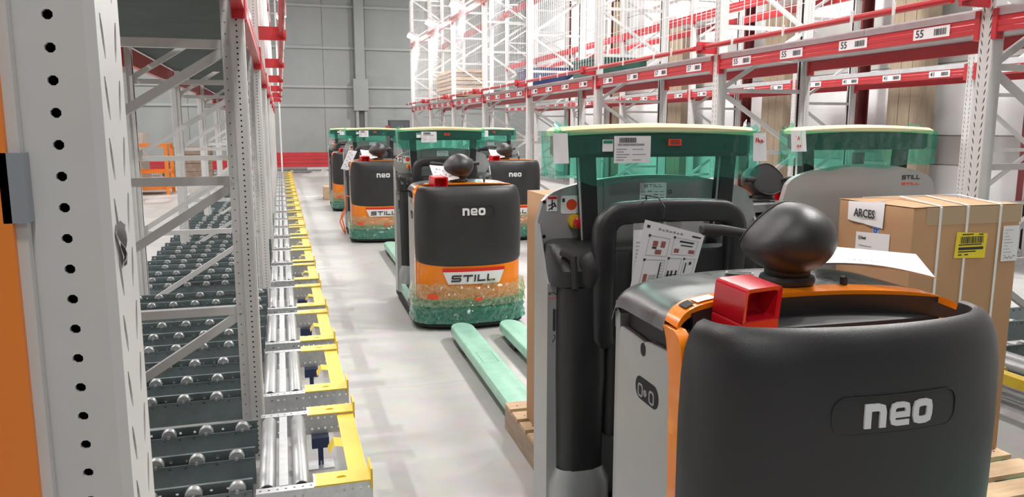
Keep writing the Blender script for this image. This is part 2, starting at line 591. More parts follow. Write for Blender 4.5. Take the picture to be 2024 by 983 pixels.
# ================================================================== RACKING
POSTS = [0.74 + 3.1 * k for k in range(-1, 9)]        # -2.36 .. 25.5
PH = 6.2
def post_mesh():
    """post section: aisle face at x=0 looking +x, depth to x=-0.1, width 0.1 along y (0..0.1)"""
    m = MB()
    n = int(PH / 0.05)
    for k in range(int(PH / 0.025)):
        zc = (k + 0.5) * 0.025
        m.holes((-0.033, 0, zc), (1, 0, 0), (0, 0, 1), (0, -1, 0), 0.05, 0.025, 0.0042)
        if k % 2 == 0:
            m.holes((-0.083, 0.012, zc + 0.0125), (1, 0, 0), (0, 0, 1), (0, -1, 0), 0.034, 0.05, 0.003)
    for k in range(n):
        zc = (k + 0.5) * 0.05
        for yy, sh in ((0.024, -0.28), (0.071, 0.28)):
            m.holes((0, yy + (0 if yy < 0.05 else 0.005), zc), (0, 1, 0), (0, 0, 1), (1, 0, 0), 0.042 if yy < 0.05 else 0.046, 0.05, 0.0045, 8, 0.019, sh)
    H = PH
    m.add([(-0.008, 0, 0), (0, 0.003, 0), (0, 0.003, H), (-0.008, 0, H)], [(0, 1, 2, 3)])
    m.add([(0, 0.045, 0), (0, 0.053, 0), (0, 0.053, H), (0, 0.045, H)], [(0, 1, 2, 3)])
    m.add([(0, 0.099, 0), (-0.008, 0.102, 0), (-0.008, 0.102, H), (0, 0.099, H)], [(0, 1, 2, 3)])
    m.add([(-0.058, 0, 0), (-0.066, 0.012, 0), (-0.066, 0.012, H), (-0.058, 0, H)], [(3, 2, 1, 0)])
    m.add([(-0.008, 0.102, 0), (-0.058, 0.102, 0), (-0.066, 0.09, 0), (-0.1, 0.09, 0), (-0.008, 0.102, H), (-0.058, 0.102, H), (-0.066, 0.09, H), (-0.1, 0.09, H)],
          [(0, 1, 5, 4), (1, 2, 6, 5), (2, 3, 7, 6)])
    m.add([(-0.1, 0.012, 0), (-0.1, 0.035, 0), (-0.1, 0.035, H), (-0.1, 0.012, H), (-0.1, 0.067, 0), (-0.1, 0.09, 0), (-0.1, 0.09, H), (-0.1, 0.067, H)], [(0, 1, 2, 3), (4, 5, 6, 7)])
    # near-black inner box: shade inside the hollow section, put in as colour behind the holes
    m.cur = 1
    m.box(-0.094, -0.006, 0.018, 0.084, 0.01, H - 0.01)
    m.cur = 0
    return m.mesh('post', [RACK, DARK])
POST = post_mesh()
ZB = [0.12, 0.74, 1.36, 1.98, 2.6, 3.22, 3.84, 4.46, 5.08, 5.7]
def brace_mesh(zig):
    h = MB()
    for z in ZB:
        h.box(-1.04, -0.06, 0.028, 0.072, z - 0.018, z + 0.018)
    return h
BRH = MB().box(-1.0, -0.08, 0.03, 0.07, -0.02, 0.02).mesh('brace', RACK)
BRD = MB().bar((-0.08, 0.05, 0.6), (-1.0, 0.05, 0.02), 0.036, 0.04).mesh('brace', RACK)
BRU = MB().bar((-0.08, 0.05, 0.02), (-1.0, 0.05, 0.6), 0.036, 0.04).mesh('brace', RACK)
FOOT = MB().box(-0.13, 0.03, -0.03, 0.13, 0, 0.008).mesh('foot_plate', GALV)
BOLT = MB().tube([(0, 0.008, 0), (0, -0.006, 0)], 0.009, 6).mesh('bolt', GALV)
def frame(x, y, mirror, label, group, zig=False, full=True):
    """upright frame; aisle face at world x; mirror -> aisle face looks -x"""
    t = thing('upright_frame', label, 'rack frame', (x, y - 0.05 if not mirror else y + 0.05, 0), math.pi if mirror else 0, group)
    a = inst('post', POST, t)
    inst('foot_plate', FOOT, a)
    b = inst('post', POST, t, (-1.08, 0.102, 0), math.pi)
    inst('foot_plate', FOOT, b)
    for i, z in enumerate(ZB):
        inst('brace', BRH, t, (0, 0, z))
        if i < len(ZB) - 1:
            inst('brace', BRU if (zig and i % 2) else BRD, t, (0, 0, z))
        if full:
            inst('bolt', BOLT, t, (-0.083, 0.012, z))
    return t
def beam_mesh(L, h=0.14):
    """beam along y, 0..L, face looks +x (x from -0.05 to 0), stepped face"""
    prof = [(-0.05, 0), (0, 0), (0, h * 0.3), (-0.004, h * 0.36), (0, h * 0.42), (0, h * 0.66), (-0.006, h * 0.72), (-0.006, h), (-0.05, h)]
    m = MB()
    m.loft([[(p[0], 0, p[1]) for p in prof], [(p[0], L, p[1]) for p in prof]])
    return m
CONN = MB().box(-0.055, 0.006, -0.004, 0.03, -0.04, 0.14).mesh('end_connector', RED)
HOOKM = MB().box(-0.002, 0.012, 0.012, 0.04, -0.004, 0.004).mesh('hook', RED)
BEAM = beam_mesh(3.0, 0.14).mesh('bar', RED)
BEAM9 = beam_mesh(3.0, 0.095).mesh('bar', RED)
def beam(x, y, z, mirror, label, group, me=BEAM, lab=None, cat='beam'):
    """from post y to the next; x = face plane"""
    t = thing('rack_beam', label, cat, (x, y, z), math.pi if mirror else 0, group)
    o = inst('bar', me, t, (0, 0.05, 0) if not mirror else (0, -3.05, 0))
    for yy in ((0.046, 3.024) if not mirror else (-0.076, -3.053)):
        c = inst('end_connector', CONN, t, (0, yy, 0.0))
    return t

# ---------------------------------------------------------------- left rack frames
XA = -0.135
def cnt(k): return ORD[k]
frames_left = []
for k, y in enumerate(POSTS[1:]):
    lab = (f'light grey perforated rack frame on the left of the aisle, {cnt(k)} from the camera' if k else
           'large light grey perforated post filling the left edge of the picture')
    frame(XA, y, False, lab, 'left rack frames')
for k, y in enumerate(POSTS[1:-1]):
    beam(XA + 0.005, y, 2.13, False, f'red front beam above the left roller lanes, {cnt(k)} bay from the camera', 'left front beams')
    beam(XA - 1.085, y, 2.13, True, f'red rear beam behind the left roller lanes, {cnt(k)} bay from the camera', 'left rear beams')
    beam(XA + 0.005, y, 4.33, False, f'upper red front beam of the left rack, {cnt(k)} bay from the camera', 'left upper beams')
    # corrugated deck
    t = thing('shelf_deck', f'dark corrugated steel deck over the left lanes, {cnt(k)} bay from the camera', 'shelf deck', (XA - 0.06, y + 0.06, 2.272), 0, 'left shelf decks')
    m = MB()
    pts = []
    n = 74
    for i in range(n * 2 + 1):
        yy = i * 2.98 / (n * 2)
        pts.append((yy, 0.0 if i % 2 else 0.012))
    m.loft([[(0, p[0], p[1]) for p in pts] + [(0, 2.98, 0.03), (0, 0, 0.03)], [(-0.96, p[0], p[1]) for p in pts] + [(-0.96, 2.98, 0.03), (-0.96, 0, 0.03)]])
    m.build('sheet', DECK, t, fix=False)

# ---------------------------------------------------------------- guard rails of both aisles
CLIP = MB().box(-0.004, 0.006, -0.012, 0.012, -0.035, 0.05).mesh('clip', WHITE)
ARM = MB().box(-0.05, 0.22, -0.012, 0.012, -0.055, 0.055).box(0.17, 0.22, -0.02, 0.09, -0.03, 0.03).mesh('bracket', RED)
def guard(x, y, mirror, label, group, mesh_panel=True):
    t = thing('guard_rail', label, 'guard rail', (x, y, 2.39), math.pi if mirror else 0, group)
    g = lambda yy: yy if not mirror else -yy
    m = MB()
    a, b = sorted((g(0.1), g(3.07)))
    m.tube([(0.18, a, 0), (0.18, b, 0)], 0.024, 8)
    m.build('tube', RED, t, True)
    inst('bracket', ARM, t, (0, g(0.0), 0))
    for q in (0.55, 0.95, 1.75, 2.5):
        inst('clip', CLIP, t, (0.205, g(q), 0))
    return t
for k, y in enumerate(POSTS[1:-1]):
    guard(XA, y, False, f'red tubular guard rail on the left rack, {cnt(k)} bay from the camera', 'left guard rails')
    t = thing('toe_board', f'red toe board above the left guard rail, {cnt(k)} bay from the camera', 'toe board', (0.06, y, 2.44), 0, 'left toe boards')
    MB().box(-0.01, 0, 0.01, 3.09, 0.0, 0.52).build('plate', RED, t, fix=False)
    for q in range(6):
        inst('clip', CLIP, t, (0.002, 0.25 + q * 0.52, 0.12))

# ---------------------------------------------------------------- roller lanes
def perforated_channel(L, h, wd=0.045):
    """channel along x (0..L), web in the xz plane at y=0 looking -y, flanges to +y; top flange perforated"""
    m = MB()
    n = int(L / 0.03)
    c = L / n
    for i in range(n):
        for r_ in range(2):
            m.holes(((i + 0.5) * c, 0, h * (0.25 + 0.5 * r_)), (1, 0, 0), (0, 0, 1), (0, -1, 0), c, h / 2, 0.006 if (i + r_) % 2 else 0.0045)
        m.holes(((i + 0.5) * c, wd / 2, h), (1, 0, 0), (0, 1, 0), (0, 0, 1), c, wd, 0.005)
    m.add([(0, 0, 0), (L, 0, 0), (L, wd, 0), (0, wd, 0)], [(0, 1, 2, 3)])
    m.add([(0, wd, h - 0.015), (L, wd, h - 0.015), (L, wd, h), (0, wd, h)], [(0, 1, 2, 3)])
    return m
CHAN = perforated_channel(0.43, 0.105).mesh('side_channel', GALV)
def wheel_rail_mesh(L):
    """U rail along x: front web z 0..0.09, slot with wheels, back web higher; holes in the webs"""
    m = MB()
    n = int(L / 0.06)
    c = L / n
    for i in range(n):
        m.holes(((i + 0.5) * c, 0, 0.105), (1, 0, 0), (0, 0, 1), (0, -1, 0), c, 0.03, 0.006, 8, 0.004)
        m.holes(((i + 0.5) * c, 0.042, 0.12), (1, 0, 0), (0, 0, 1), (0, -1, 0), c, 0.05, 0.006)
    m.add([(0, 0, 0), (L, 0, 0), (L, 0, 0.09), (0, 0, 0.09)], [(0, 1, 2, 3)])
    m.add([(0, 0, 0.12), (L, 0, 0.12), (L, -0.01, 0.122), (0, -0.01, 0.122)], [(0, 1, 2, 3)])
    m.add([(0, 0.042, 0.0), (L, 0.042, 0.0), (L, 0.042, 0.095), (0, 0.042, 0.095)], [(0, 1, 2, 3)])
    m.add([(0, 0, 0), (L, 0, 0), (L, 0.042, 0), (0, 0.042, 0)], [(3, 2, 1, 0)])
    m.add([(0, 0.042, 0.145), (L, 0.042, 0.145), (L, 0.056, 0.145), (0, 0.056, 0.145)], [(0, 1, 2, 3)])
    return m
WRAIL = wheel_rail_mesh(1.2).mesh('wheel_rail', DARKRAIL)
_w = MB()
_w.tube([(0, 0.005, 0), (0, 0.008, 0), (0, 0.034, 0), (0, 0.037, 0)], [0.028, 0.031, 0.031, 0.028], 18)
_w.tube([(0, -0.006, 0), (0, 0.046, 0)], 0.007, 8)
WHEEL = _w.mesh('wheel', ROLL, True)
def roller_mesh(L):
    m = MB()
    m.tube([(0, 0, 0), (0, 0.006, 0), (0, L - 0.006, 0), (0, L, 0)], [0.028, 0.032, 0.032, 0.028], 20)
    return m
ROLLER = roller_mesh(0.72).mesh('front_roller', ROLL, True)
ROLCAP = MB().tube([(0, -0.008, 0), (0, 0.004, 0)], 0.024, 14).mesh('end_cap', RUBBER, True)
def stop_mesh():
    """yellow end stop in lane coordinates: x 0.03..0.28, y 0..0.8"""
    m = MB()
    z0, z1 = 0.262, 0.268
    for y0 in (-0.045, 0.715):
        m.holes((0.17, y0 + 0.055, z1), (1, 0, 0), (0, 1, 0), (0, 0, 1), 0.21, 0.11, 0.02, 8, 0.011, 0.0, 0.007)
        m.add([(0.065, y0, z0), (0.275, y0, z0), (0.275, y0 + 0.11, z0), (0.065, y0 + 0.11, z0)], [(3, 2, 1, 0)])
        m.add([(0.065, y0, z0), (0.275, y0, z0), (0.275, y0, z1), (0.065, y0, z1)], [(0, 1, 2, 3)])
        m.add([(0.065, y0, z0), (0.065, y0 + 0.11, z0), (0.065, y0 + 0.11, z1), (0.065, y0, z1)], [(3, 2, 1, 0)])
        m.box(0.275, 0.283, y0 - 0.012, y0 + 0.1, 0.235, 0.315)
    m.add([(0.2, 0.05, z1 - 0.012), (0.275, 0.05, z1 - 0.012), (0.275, 0.72, z1 - 0.012), (0.2, 0.72, z1 - 0.012),
           (0.2, 0.05, z0 - 0.016), (0.275, 0.05, z0 - 0.016), (0.275, 0.72, z0 - 0.016), (0.2, 0.72, z0 - 0.016)],
          [(0, 1, 2, 3), (7, 6, 5, 4), (4, 5, 1, 0), (5, 6, 2, 1), (6, 7, 3, 2), (7, 4, 0, 3)])
    m.box(0.268, 0.275, 0.06, 0.71, 0.2, 0.258)
    # bent tab
    m.add([(0.2, 0.33, 0.256), (0.2, 0.43, 0.256), (0.165, 0.43, 0.262), (0.165, 0.33, 0.262), (0.14, 0.33, 0.225), (0.14, 0.43, 0.225)],
          [(0, 1, 2, 3), (3, 2, 5, 4)])
    return m
STOP = stop_mesh().mesh('end_stop', YEL)
BARB = MB().box(-0.017, 0.017, 0, 0.74, -0.03, 0.005).mesh('cross_bar', GALV)
FEET = MB().box(-0.04, 0.04, -0.03, 0.03, 0.1, 0.15).box(-0.012, 0.012, -0.012, 0.012, 0, 0.1).mesh('foot', BLUE)
FEETP = MB().box(-0.06, 0.06, -0.05, 0.05, 0, 0.008).tube([(0, 0, 0.008), (0, 0, 0.03)], 0.014, 6).mesh('foot_plate', GALV)
CROSSB = MB().box(-0.02, 0.02, -0.03, 0.8, 0.06, 0.12).mesh('blue_bearer', BLUE)
def lane(label, group, wheels=7):
    t = thing('roller_lane', label, 'roller lane', (0, 0, 0), 0, group)
    for yy, flip in ((-0.03, 1), (0.765, -1)):
        o = inst('side_channel', CHAN, t, (-0.145, yy, 0.152))
    for xx in (-0.107, 0.02):
        r = inst('front_roller', ROLLER, t, (xx, 0.03, 0.235))
        inst('end_cap', ROLCAP, r)
    inst('cross_bar', BARB, t, (-0.045, 0.02, 0.252))
    inst('end_stop', STOP, t)
    for yy in (0.74,):
        f = inst('foot', FEET, t, (0.12, yy, 0))
        inst('foot_plate', FEETP, f)
    inst('bearer', CROSSB, t, (-0.22, 0, 0.0))
    inst('bearer', CROSSB, t, (-1.15, 0, 0.0))
    for j, yy in enumerate((0.05, 0.36, 0.68)):
        rl = inst('wheel_rail', WRAIL, t, (-1.36, yy, 0.121))
        off = (0.0, 0.06, 0.03)[j]
        for q in range(wheels):
            inst('wheel', WHEEL, rl, (1.36 - 0.215 - q * 0.155 - off * 0.3, 0, 0.12))
    return t
lane0 = None
k = 0
LANES = []
for p in POSTS[1:-1]:
    for j in range(3):
        y = p + 0.13 + j * 1.0
        if y > 2.0:
            LANES.append(y)
for k, y in enumerate(LANES):
    o = lane(f'steel pallet roller lane with yellow end stop on the left, {cnt(k)} from the camera', 'left roller lanes', 7 if y < 14 else 6)
    o.location = (0, y, 0)

# ---------------------------------------------------------------- orange guard at the near post
t = thing('post_guard', 'orange steel post guard at the left edge beside the large grey post', 'post guard', (0, 0, 0))
m = MB()
m.box(-0.42, -0.2, 0.672, 0.688, 0, 2.3).box(-0.42, -0.4, 0.672, 0.6, 0, 2.3)
m.build('plate', CAGE, t)
MB().tube([(-0.24, 0.673, 0), (-0.24, 0.662, 0)], 0.012, 12).build('bolt', GALV, t, True, (-0.0, 0, 1.19))
MB().box(-0.206, -0.189, 0.672, 0.688, 1.528, 1.582).build('clamp', mat('blue_grey_clamp', (0.28, 0.31, 0.34), 0.45), t)
MB().box(-0.2, -0.192, 0.678, 0.688, 0.0, 2.6).build('edge_strip', RACK, t)
tp = MB().grid(4, 8, lambda u, v: (-0.132 + 0.003 * math.sin(v * 5 + u * 4), 0.705 + 0.018 * u + 0.006 * math.sin(v * 6), 1.486 + 0.034 * v + 0.004 * math.sin(u * 5)))
tag(tp.build('torn_tape', mat('grey_tape', (0.2, 0.19, 0.19), 0.4), None, True), 'scrap of torn grey tape stuck on the large near post', 'tape')

# ---------------------------------------------------------------- right racks
XR1, XR2 = 4.19, 7.4
for k, y in enumerate(POSTS[1:]):
    frame(XR1, y, True, f'light grey rack frame at the right side of the aisle, {cnt(k)} from the camera', 'right front frames', True, False)
for k, y in enumerate(POSTS[2:]):
    frame(XR2, y, True, f'light grey frame of the second rack row on the right, {cnt(k)} from the camera', 'right second row frames', True, False)
LBL = MB().box(-0.0, 0.002, -0.15, 0.15, -0.036, 0.036).mesh('location_label', PAPER)
def barcode(w_, h_, seed, n=26):
    rnd = random.Random(seed)
    m = MB()
    x = -w_ / 2
    while x < w_ / 2:
        d = rnd.choice((0.4, 0.7, 1.1)) * w_ / n
        m.box(x, min(x + d, w_ / 2), -0.0006, 0, -h_ / 2, h_ / 2)
        x += d + rnd.choice((0.4, 0.7)) * w_ / n
    return m
BCM = barcode(0.1, 0.042, 3, 13).mesh('barcode', INK)
NUMS = {}
def num_mesh(s):
    if s not in NUMS:
        NUMS[s] = text_mesh(s, 0.072, INK, offset=0.001)
    return NUMS[s]
def loc_label(parent, yloc, zz, s, sc=1.0):
    """parent is a mirrored beam (its local +x looks to world -x)"""
    l = inst('location_label', LBL, parent, (0.001, yloc, zz))
    n = inst('number', num_mesh(s), l, (0.0035, -0.095, 0))
    n.rotation_euler = (math.pi / 2, 0, math.pi / 2)
    b = inst('barcode', BCM, l, (0.0028, 0.075, 0))
    b.rotation_euler = (0, 0, math.pi / 2)
    return l
GDECK = mat('galvanised_deck', (0.6, 0.63, 0.65), 0.4, 0.5, var=0.08, vscale=8)
for row, (xr, nm, ps) in enumerate(((XR1, 'right front rack', POSTS[1:-1]), (XR2, 'second right rack row', POSTS[2:-1]))):
    for k, y in enumerate(ps):
        f = beam(xr - 0.006, y, 2.182, True, f'red labelled beam of the {nm}, {cnt(k)} bay from the camera', nm + ' front beams', me=BEAM9)
        base = 55 + 2 * (k - 1) if row == 0 else 40 + k
        for q in range(4):
            # local -y runs toward the camera for a mirrored beam
            loc_label(f, -0.42 - q * 0.74, 0.05, str(base))
        beam(xr + 1.09, y, 2.182, False, f'red rear beam of the {nm}, {cnt(k)} bay from the camera', nm + ' rear beams', me=BEAM9)
        t = thing('shelf_deck', f'galvanised panel deck on the {nm}, {cnt(k)} bay from the camera', 'shelf deck', (xr, y + 0.06, 2.279), 0, nm + ' decks')
        for q in range(3):
            MB().box(0.0, 1.08, q * 0.995 + 0.002, (q + 1) * 0.995 - 0.002, 0, 0.055).build('panel', GDECK, t, fix=False)
        # upper beams
        z2 = 4.2 if row == 0 else 3.55
        if y > 5:
            beam(xr - 0.006, y, z2, True, f'upper red beam of the {nm}, {cnt(k)} bay from the camera', nm + ' upper beams')
            beam(xr + 1.09, y, z2, False, f'upper red rear beam of the {nm}, {cnt(k)} bay from the camera', nm + ' upper rear beams')
    if row == 0:
        for k, y in enumerate(ps):
            guard(xr, y, True, f'red tubular guard rail on the right rack, {cnt(k)} bay from the camera', 'right guard rails')

# white wire mesh panels on the right rack front, one per bay
def wire_panel(L, H, dy=0.1, dz=0.2, wd=0.005):
    m = MB()
    n = int(round(L / dy))
    for i in range(n + 1):
        m.bar((0, i * L / n, 0), (0, i * L / n, H), wd, wd)
    n = int(round(H / dz))
    for i in range(n + 1):
        m.bar((0.004, 0, i * H / n), (0.004, L, i * H / n), wd, wd)
    return m
WP = wire_panel(2.96, 3.2).mesh('mesh_panel', MESHW)
WPS = wire_panel(1.3, 3.2).mesh('mesh_panel', MESHW)
for k, y in enumerate(POSTS[3:-1]):
    o = inst('mesh_panel', WP, None, (XR1 - 0.03, y + 0.07, 2.42))
    tag(o, f'white wire mesh panel above the right guard rail, {cnt(k + 1)} bay from the camera', 'mesh panel', 'wire mesh panels')
o = inst('mesh_panel', WPS, None, (XR1 - 0.03, 3.84 + 1.3, 2.42))
tag(o, 'short white wire mesh panel above the right guard rail, nearest the camera', 'mesh panel', 'wire mesh panels')

# ---------------------------------------------------------------- rack lamps
def rack_lamp(x, y, z, side, label, group):
    t = thing('rack_lamp', label, 'lamp', (x, y, z), 0, group)
    m = MB()
    rbox(m, -0.13, 0.13, -0.22, 0.22, -0.02, 0.05, 0.03, 0.012)
    h = m.build('housing', WHITE, t, True)
    h.rotation_euler = (0, R(25) * side, 0)
    m = MB()
    rbox(m, -0.115, 0.115, -0.2, 0.2, -0.09, -0.018, 0.025, 0.02)
    g = m.build('diffuser', LAMPM, t, True)
    g.rotation_euler = (0, R(25) * side, 0)
    ln = 0.19 if side > 0 else 0.27
    MB().bar((0, 0, 0.03), (side * ln, 0, 0.02), 0.03, 0.03).bar((side * ln, 0, 0.035), (side * ln, 0, -0.2), 0.03, 0.03).build('bracket', GALV, t)
    ld = bpy.data.lights.new('lamp_light', 'AREA')
    ld.shape = 'RECTANGLE'
    ld.size, ld.size_y = 0.24, 0.42
    ld.energy = LAMP_W
    ld.color = (1, 0.985, 0.96)
    lo = bpy.data.objects.new('lamp_light', ld)
    COL.objects.link(lo)
    lo.parent = t
    lo.location = (-0.03 * side, 0, -0.12)
    lo.rotation_euler = (0, R(25) * side, 0)
    return t
for k, y in enumerate([-5.46] + POSTS):
    if k < 1:
        continue
    if 1 < k < len(POSTS):
        rack_lamp(XR1 - 0.2, y + 1.55, 4.42, 1, f'bright white lamp high on the right rack, {ORD[len(POSTS) - 1 - k]} from the back wall', 'right rack lamps')
    rack_lamp(0.15, y - 1.2, 4.5, -1, f'bright white lamp held out from the left rack, {ORD[len(POSTS) - k]} from the back wall', 'left rack lamps')  # first left lamp sits behind the camera, added to brighten the near post
def fill_lamp(x, y, label):  # lamps out of view, added to brighten the left hall and right racks
    t = thing('ceiling_fill_lamp', label, 'lamp', (x, y, ZC - 0.6), 0, 'added ceiling fill lamps')
    m = MB()
    m.tube([(0, 0, 0), (0, 0, 0.05), (0, 0, 0.2), (0, 0, 0.26)], [0.24, 0.25, 0.1, 0.08], 20)
    m.build('reflector', GALV, t, True)
    MB().tube([(0, 0, -0.004), (0, 0, 0.0)], 0.22, 20).build('diffuser', LAMPM, t)
    MB().tube([(0, 0, 0.26), (0, 0, 0.6)], 0.008, 6).build('rod', GALV, t)
    ld = bpy.data.lights.new('lamp_light', 'AREA')
    ld.shape = 'DISK'
    ld.size = 0.5
    ld.energy = FILL_W
    ld.color = (1, 0.98, 0.95)
    lo = bpy.data.objects.new('lamp_light', ld)
    COL.objects.link(lo)
    lo.parent = t
    lo.location = (0, 0, -0.03)
for k, (x, y) in enumerate([(xx, yy) for xx in (-6.0, 6.35) for yy in (4, 11, 18, 25)]):
    fill_lamp(x, y, f'unseen fill lamp added at the ceiling over the {"left hall" if x < 0 else "right racks"}, {ORD[k % 4]} from the front')

# ================================================================== TRUCKS
HW = 0.432
def yfront(x, hw=HW):
    u = min(1.0, abs(x) / hw)
    return 0.085 * u * u + 0.125 * (1 - (max(0.0, 1 - u ** 7)) ** 0.42)
def footprint(d=0.0, n=48, yend=0.26):
    """open outline left rear -> front -> right rear, pushed outward by d"""
    pts = []
    for i in range(n + 1):
        a = -math.pi / 2 + math.pi * i / n
        x = HW * math.sin(a)
        pts.append(Vector((x, yfront(x))))
    pts[0].y = pts[-1].y = yend
    out = []
    for i, p in enumerate(pts):
        t_ = (pts[min(i + 1, n)] - pts[max(i - 1, 0)]).normalized()
        nn = Vector((t_.y, -t_.x))
        if i in (0, n):
            nn = Vector((-1 if i == 0 else 1, 0))
        out.append(p + nn * d)
    return out
def arc(x, d=0.0):
    """band line that closes the bin: rises toward the middle"""
    u = min(1.0, abs(x) / HW)
    return 0.405 + d - 0.15 * u ** 2.6
def surf(lift=0.0, lean=0.0):
    return lambda x, z: (x, yfront(x) - lift + lean * (z - 0.8), z)

def warp(seed, amp, p, sc):
    q = Vector((p[0] * sc + seed, p[1] * sc, p[2] * sc))
    n = noise.noise_vector(q)
    r = 1 - abs(noise.noise(q * 1.7)) * 2
    return (p[0] + n.x * amp * 0.3, p[1] + (n.y + r * 0.5) * amp, p[2] + n.z * amp * 0.25)

def make_truck(label):
    t = thing('pallet_truck', label, 'pallet truck', (0, 0, 0), 0, 'wrapped pallet trucks')
    # --- black base, skirt
    m = MB()
    fp = footprint(0.0, 48, 0.3)
    for (z, d) in ((0.03, 0.005), (0.035, 0.015), (0.08, 0.015), (0.085, 0.005)):
        pass
    def ring(d, z, ye, yback=1.42):
        f = footprint(d, 48, ye)
        return [(p.x, p.y, z) for p in f] + [(HW + d, yback, z), (-HW - d, yback, z)]
    m.loft([ring(0.012, 0.025, 0.3), ring(0.02, 0.032, 0.3), ring(0.02, 0.075, 0.3), ring(0.008, 0.085, 0.3)])
    m.build('base', RUBBER, t, True)
    m = MB()
    m.loft([ring(0.012, 0.085, 0.3, 0.62), ring(0.018, 0.1, 0.3, 0.62), ring(0.016, 0.15, 0.3, 0.62), ring(0.0, 0.165, 0.3, 0.62), ring(0.0, 0.235, 0.3, 0.62), ring(-0.01, 0.245, 0.3, 0.62)])
    sk = m.build('skirt', DGREEN, t, True)
    m = MB()
    for x0, x1 in ((-0.3, -0.06), (0.06, 0.3)):
        m.grid(8, 2, lambda u, v: (x0 + (x1 - x0) * u, yfront(x0 + (x1 - x0) * u) - 0.002, 0.175 + 0.05 * v))
    m.build('bumper_recess', BLACK2, sk)
    # --- orange body
    m = MB()
    m.loft([ring(-0.006, 0.24, 0.3, 0.3), ring(-0.004, 0.3, 0.3, 0.3), ring(-0.008, 1.06, 0.3, 0.3)])
    m.build('orange_body', ORANGE, t, True)
    # orange band: side strips and the arch over the top
    m = MB()
    N = 40
    def bandpt(i, d, dz):
        u = -1 + 2 * i / N
        x = HW * math.sin(u * math.pi / 2) * 0.985
        e = 1 - (1 - min(1, abs(x) / HW) ** 12) ** 0.5
        return (x, arc(x, d), 1.152 + dz - 0.06 * e)
    top = [[bandpt(i, d, dz) for i in range(N + 1)] for d, dz in ((0.0, -0.02), (0.0, 0.0), (0.066, 0.004), (0.066, -0.02))]
    m.loft(top, closed=False, cap0=False, cap1=False)
    for sx in (-1, 1):
        prof = [(0.214, 0.24), (0.214, 1.04), (0.22, 1.075), (0.235, 1.1), (0.26, 1.112), (0.318, 1.112), (0.3, 1.08), (0.28, 1.0), (0.27, 0.75), (0.268, 0.24)]
        m.prism(prof, 0, sx * (HW - 0.03), sx * (HW + 0.002))
    m.build('orange_band', ORANGE, t, True)
    for nm_, u0, u1, mm in (('rubber_patch', -0.375, -0.335, RUBBER), ('band_label', -0.325, -0.25, PAPER)):
        pm = MB()
        pm.grid(6, 2, lambda u, v: (u0 + (u1 - u0) * u, arc(u0 + (u1 - u0) * u, 0.012 + 0.042 * v), 1.1575 - 0.06 * (1 - (1 - (abs(u0 + (u1 - u0) * u) / HW) ** 12) ** 0.5)))
        pm.build(nm_, mm, t, fix=False)
    # --- black front cover with storage bin
    m = MB()
    rows = [(-0.03, 0.535), (-0.006, 0.545), (0.004, 0.57), (0.008, 0.7), (0.008, 0.9), (0.004, 1.02), (-0.004, 1.08), (-0.016, 1.118), (-0.034, 1.142), (-0.052, 1.15), (-0.064, 1.145), (-0.07, 1.125), (-0.074, 0.72)]
    def dip(x, z):
        # lower edge hangs lower in the middle
        return z - (0.03 * (1 - (abs(x) / HW) ** 4) if z < 0.6 else 0)
    for_rings = []
    for d, z in rows:
        f = footprint(d, 64, 0.212)
        for_rings.append([(p.x, p.y, dip(p.x, z)) for p in f])
    m.loft(for_rings, closed=False, cap0=False, cap1=False)
    f = footprint(-0.074, 64, 0.212)
    m.add([(p.x, p.y, 0.72) for p in f] + [(x, arc(x), 0.72) for x in [HW * 0.82 * (1 - 2 * i / 10) for i in range(11)]], [tuple(range(len(f) + 11))])
    # rear wall of the bin
    m.grid(30, 5, lambda u, v: ((u * 2 - 1) * 0.375, arc((u * 2 - 1) * 0.375) - 0.004 - (0.012 if v > 0.9 else 0.0), 0.72 + 0.424 * v))
    for sx in (-1, 1):
        m.grid(6, 3, lambda u, v: (sx * (0.41 - 0.05 * u), 0.212 + (arc(0.375) - 0.212) * u, 1.09 + 0.045 * v * (0.4 + 0.6 * u)))
    cov = m.build('front_cover', BLACK, t, True)
    # badge outline and letters
    m = MB()
    q = strokes([(rrect(0.17, 0.045, 0.035, 5), True)], 0.003, 0.03)
    put_strokes(m, q, 0.005, 0.955, 1, 1, surf(0.008), 0.0006)
    m.build('badge_outline', BLACK, cov)
    m = MB()
    put_strokes(m, NEO, 0.005 - 1.66 * 0.0555, 0.925, 0.0555, 0.058, surf(0.0085), 0.0025)
    m.build('neo_lettering', mat('letter_white', (0.72, 0.72, 0.72), 0.4), cov)
    # --- name plate
    m = MB()
    def plate(pts, lift, dz=0.0):
        return [surf(lift)(x, z) for x, z in pts]
    def curved(m, xa, xb, xc, xd, z0, z1, lift, n=14):
        m.grid(n, 2, lambda u, v: surf(lift)((xa + (xb - xa) * u) * (1 - v) + (xc + (xd - xc) * u) * v, z0 + (z1 - z0) * v))
    curved(m, -0.205, 0.215, -0.245, 0.255, 0.375, 0.475, 0.0115)
    pl = m.build('name_plate', mat('plate_silver', (0.72, 0.72, 0.72), 0.35), t)
    m = MB()
    curved(m, -0.249, 0.259, -0.253, 0.263, 0.477, 0.502, 0.012)
    m.build('red_bar', mat('plate_red', (0.6, 0.02, 0.012), 0.35), pl)
    m = MB()
    put_strokes(m, STILL, -0.002 - 0.5 * STILL_W * 0.052, 0.395, 0.052, 0.055, surf(0.0125), 0.003)
    m.build('lettering', INK, pl)
    # --- rear body of the drive unit
    m = MB()
    rbox(m, -0.4, 0.4, 0.29, 0.62, 0.1, 1.09, 0.02, 0.01)
    m.build('drive_body', BLACK2, t, True)
    m = MB()
    NX, NY = 41, 15
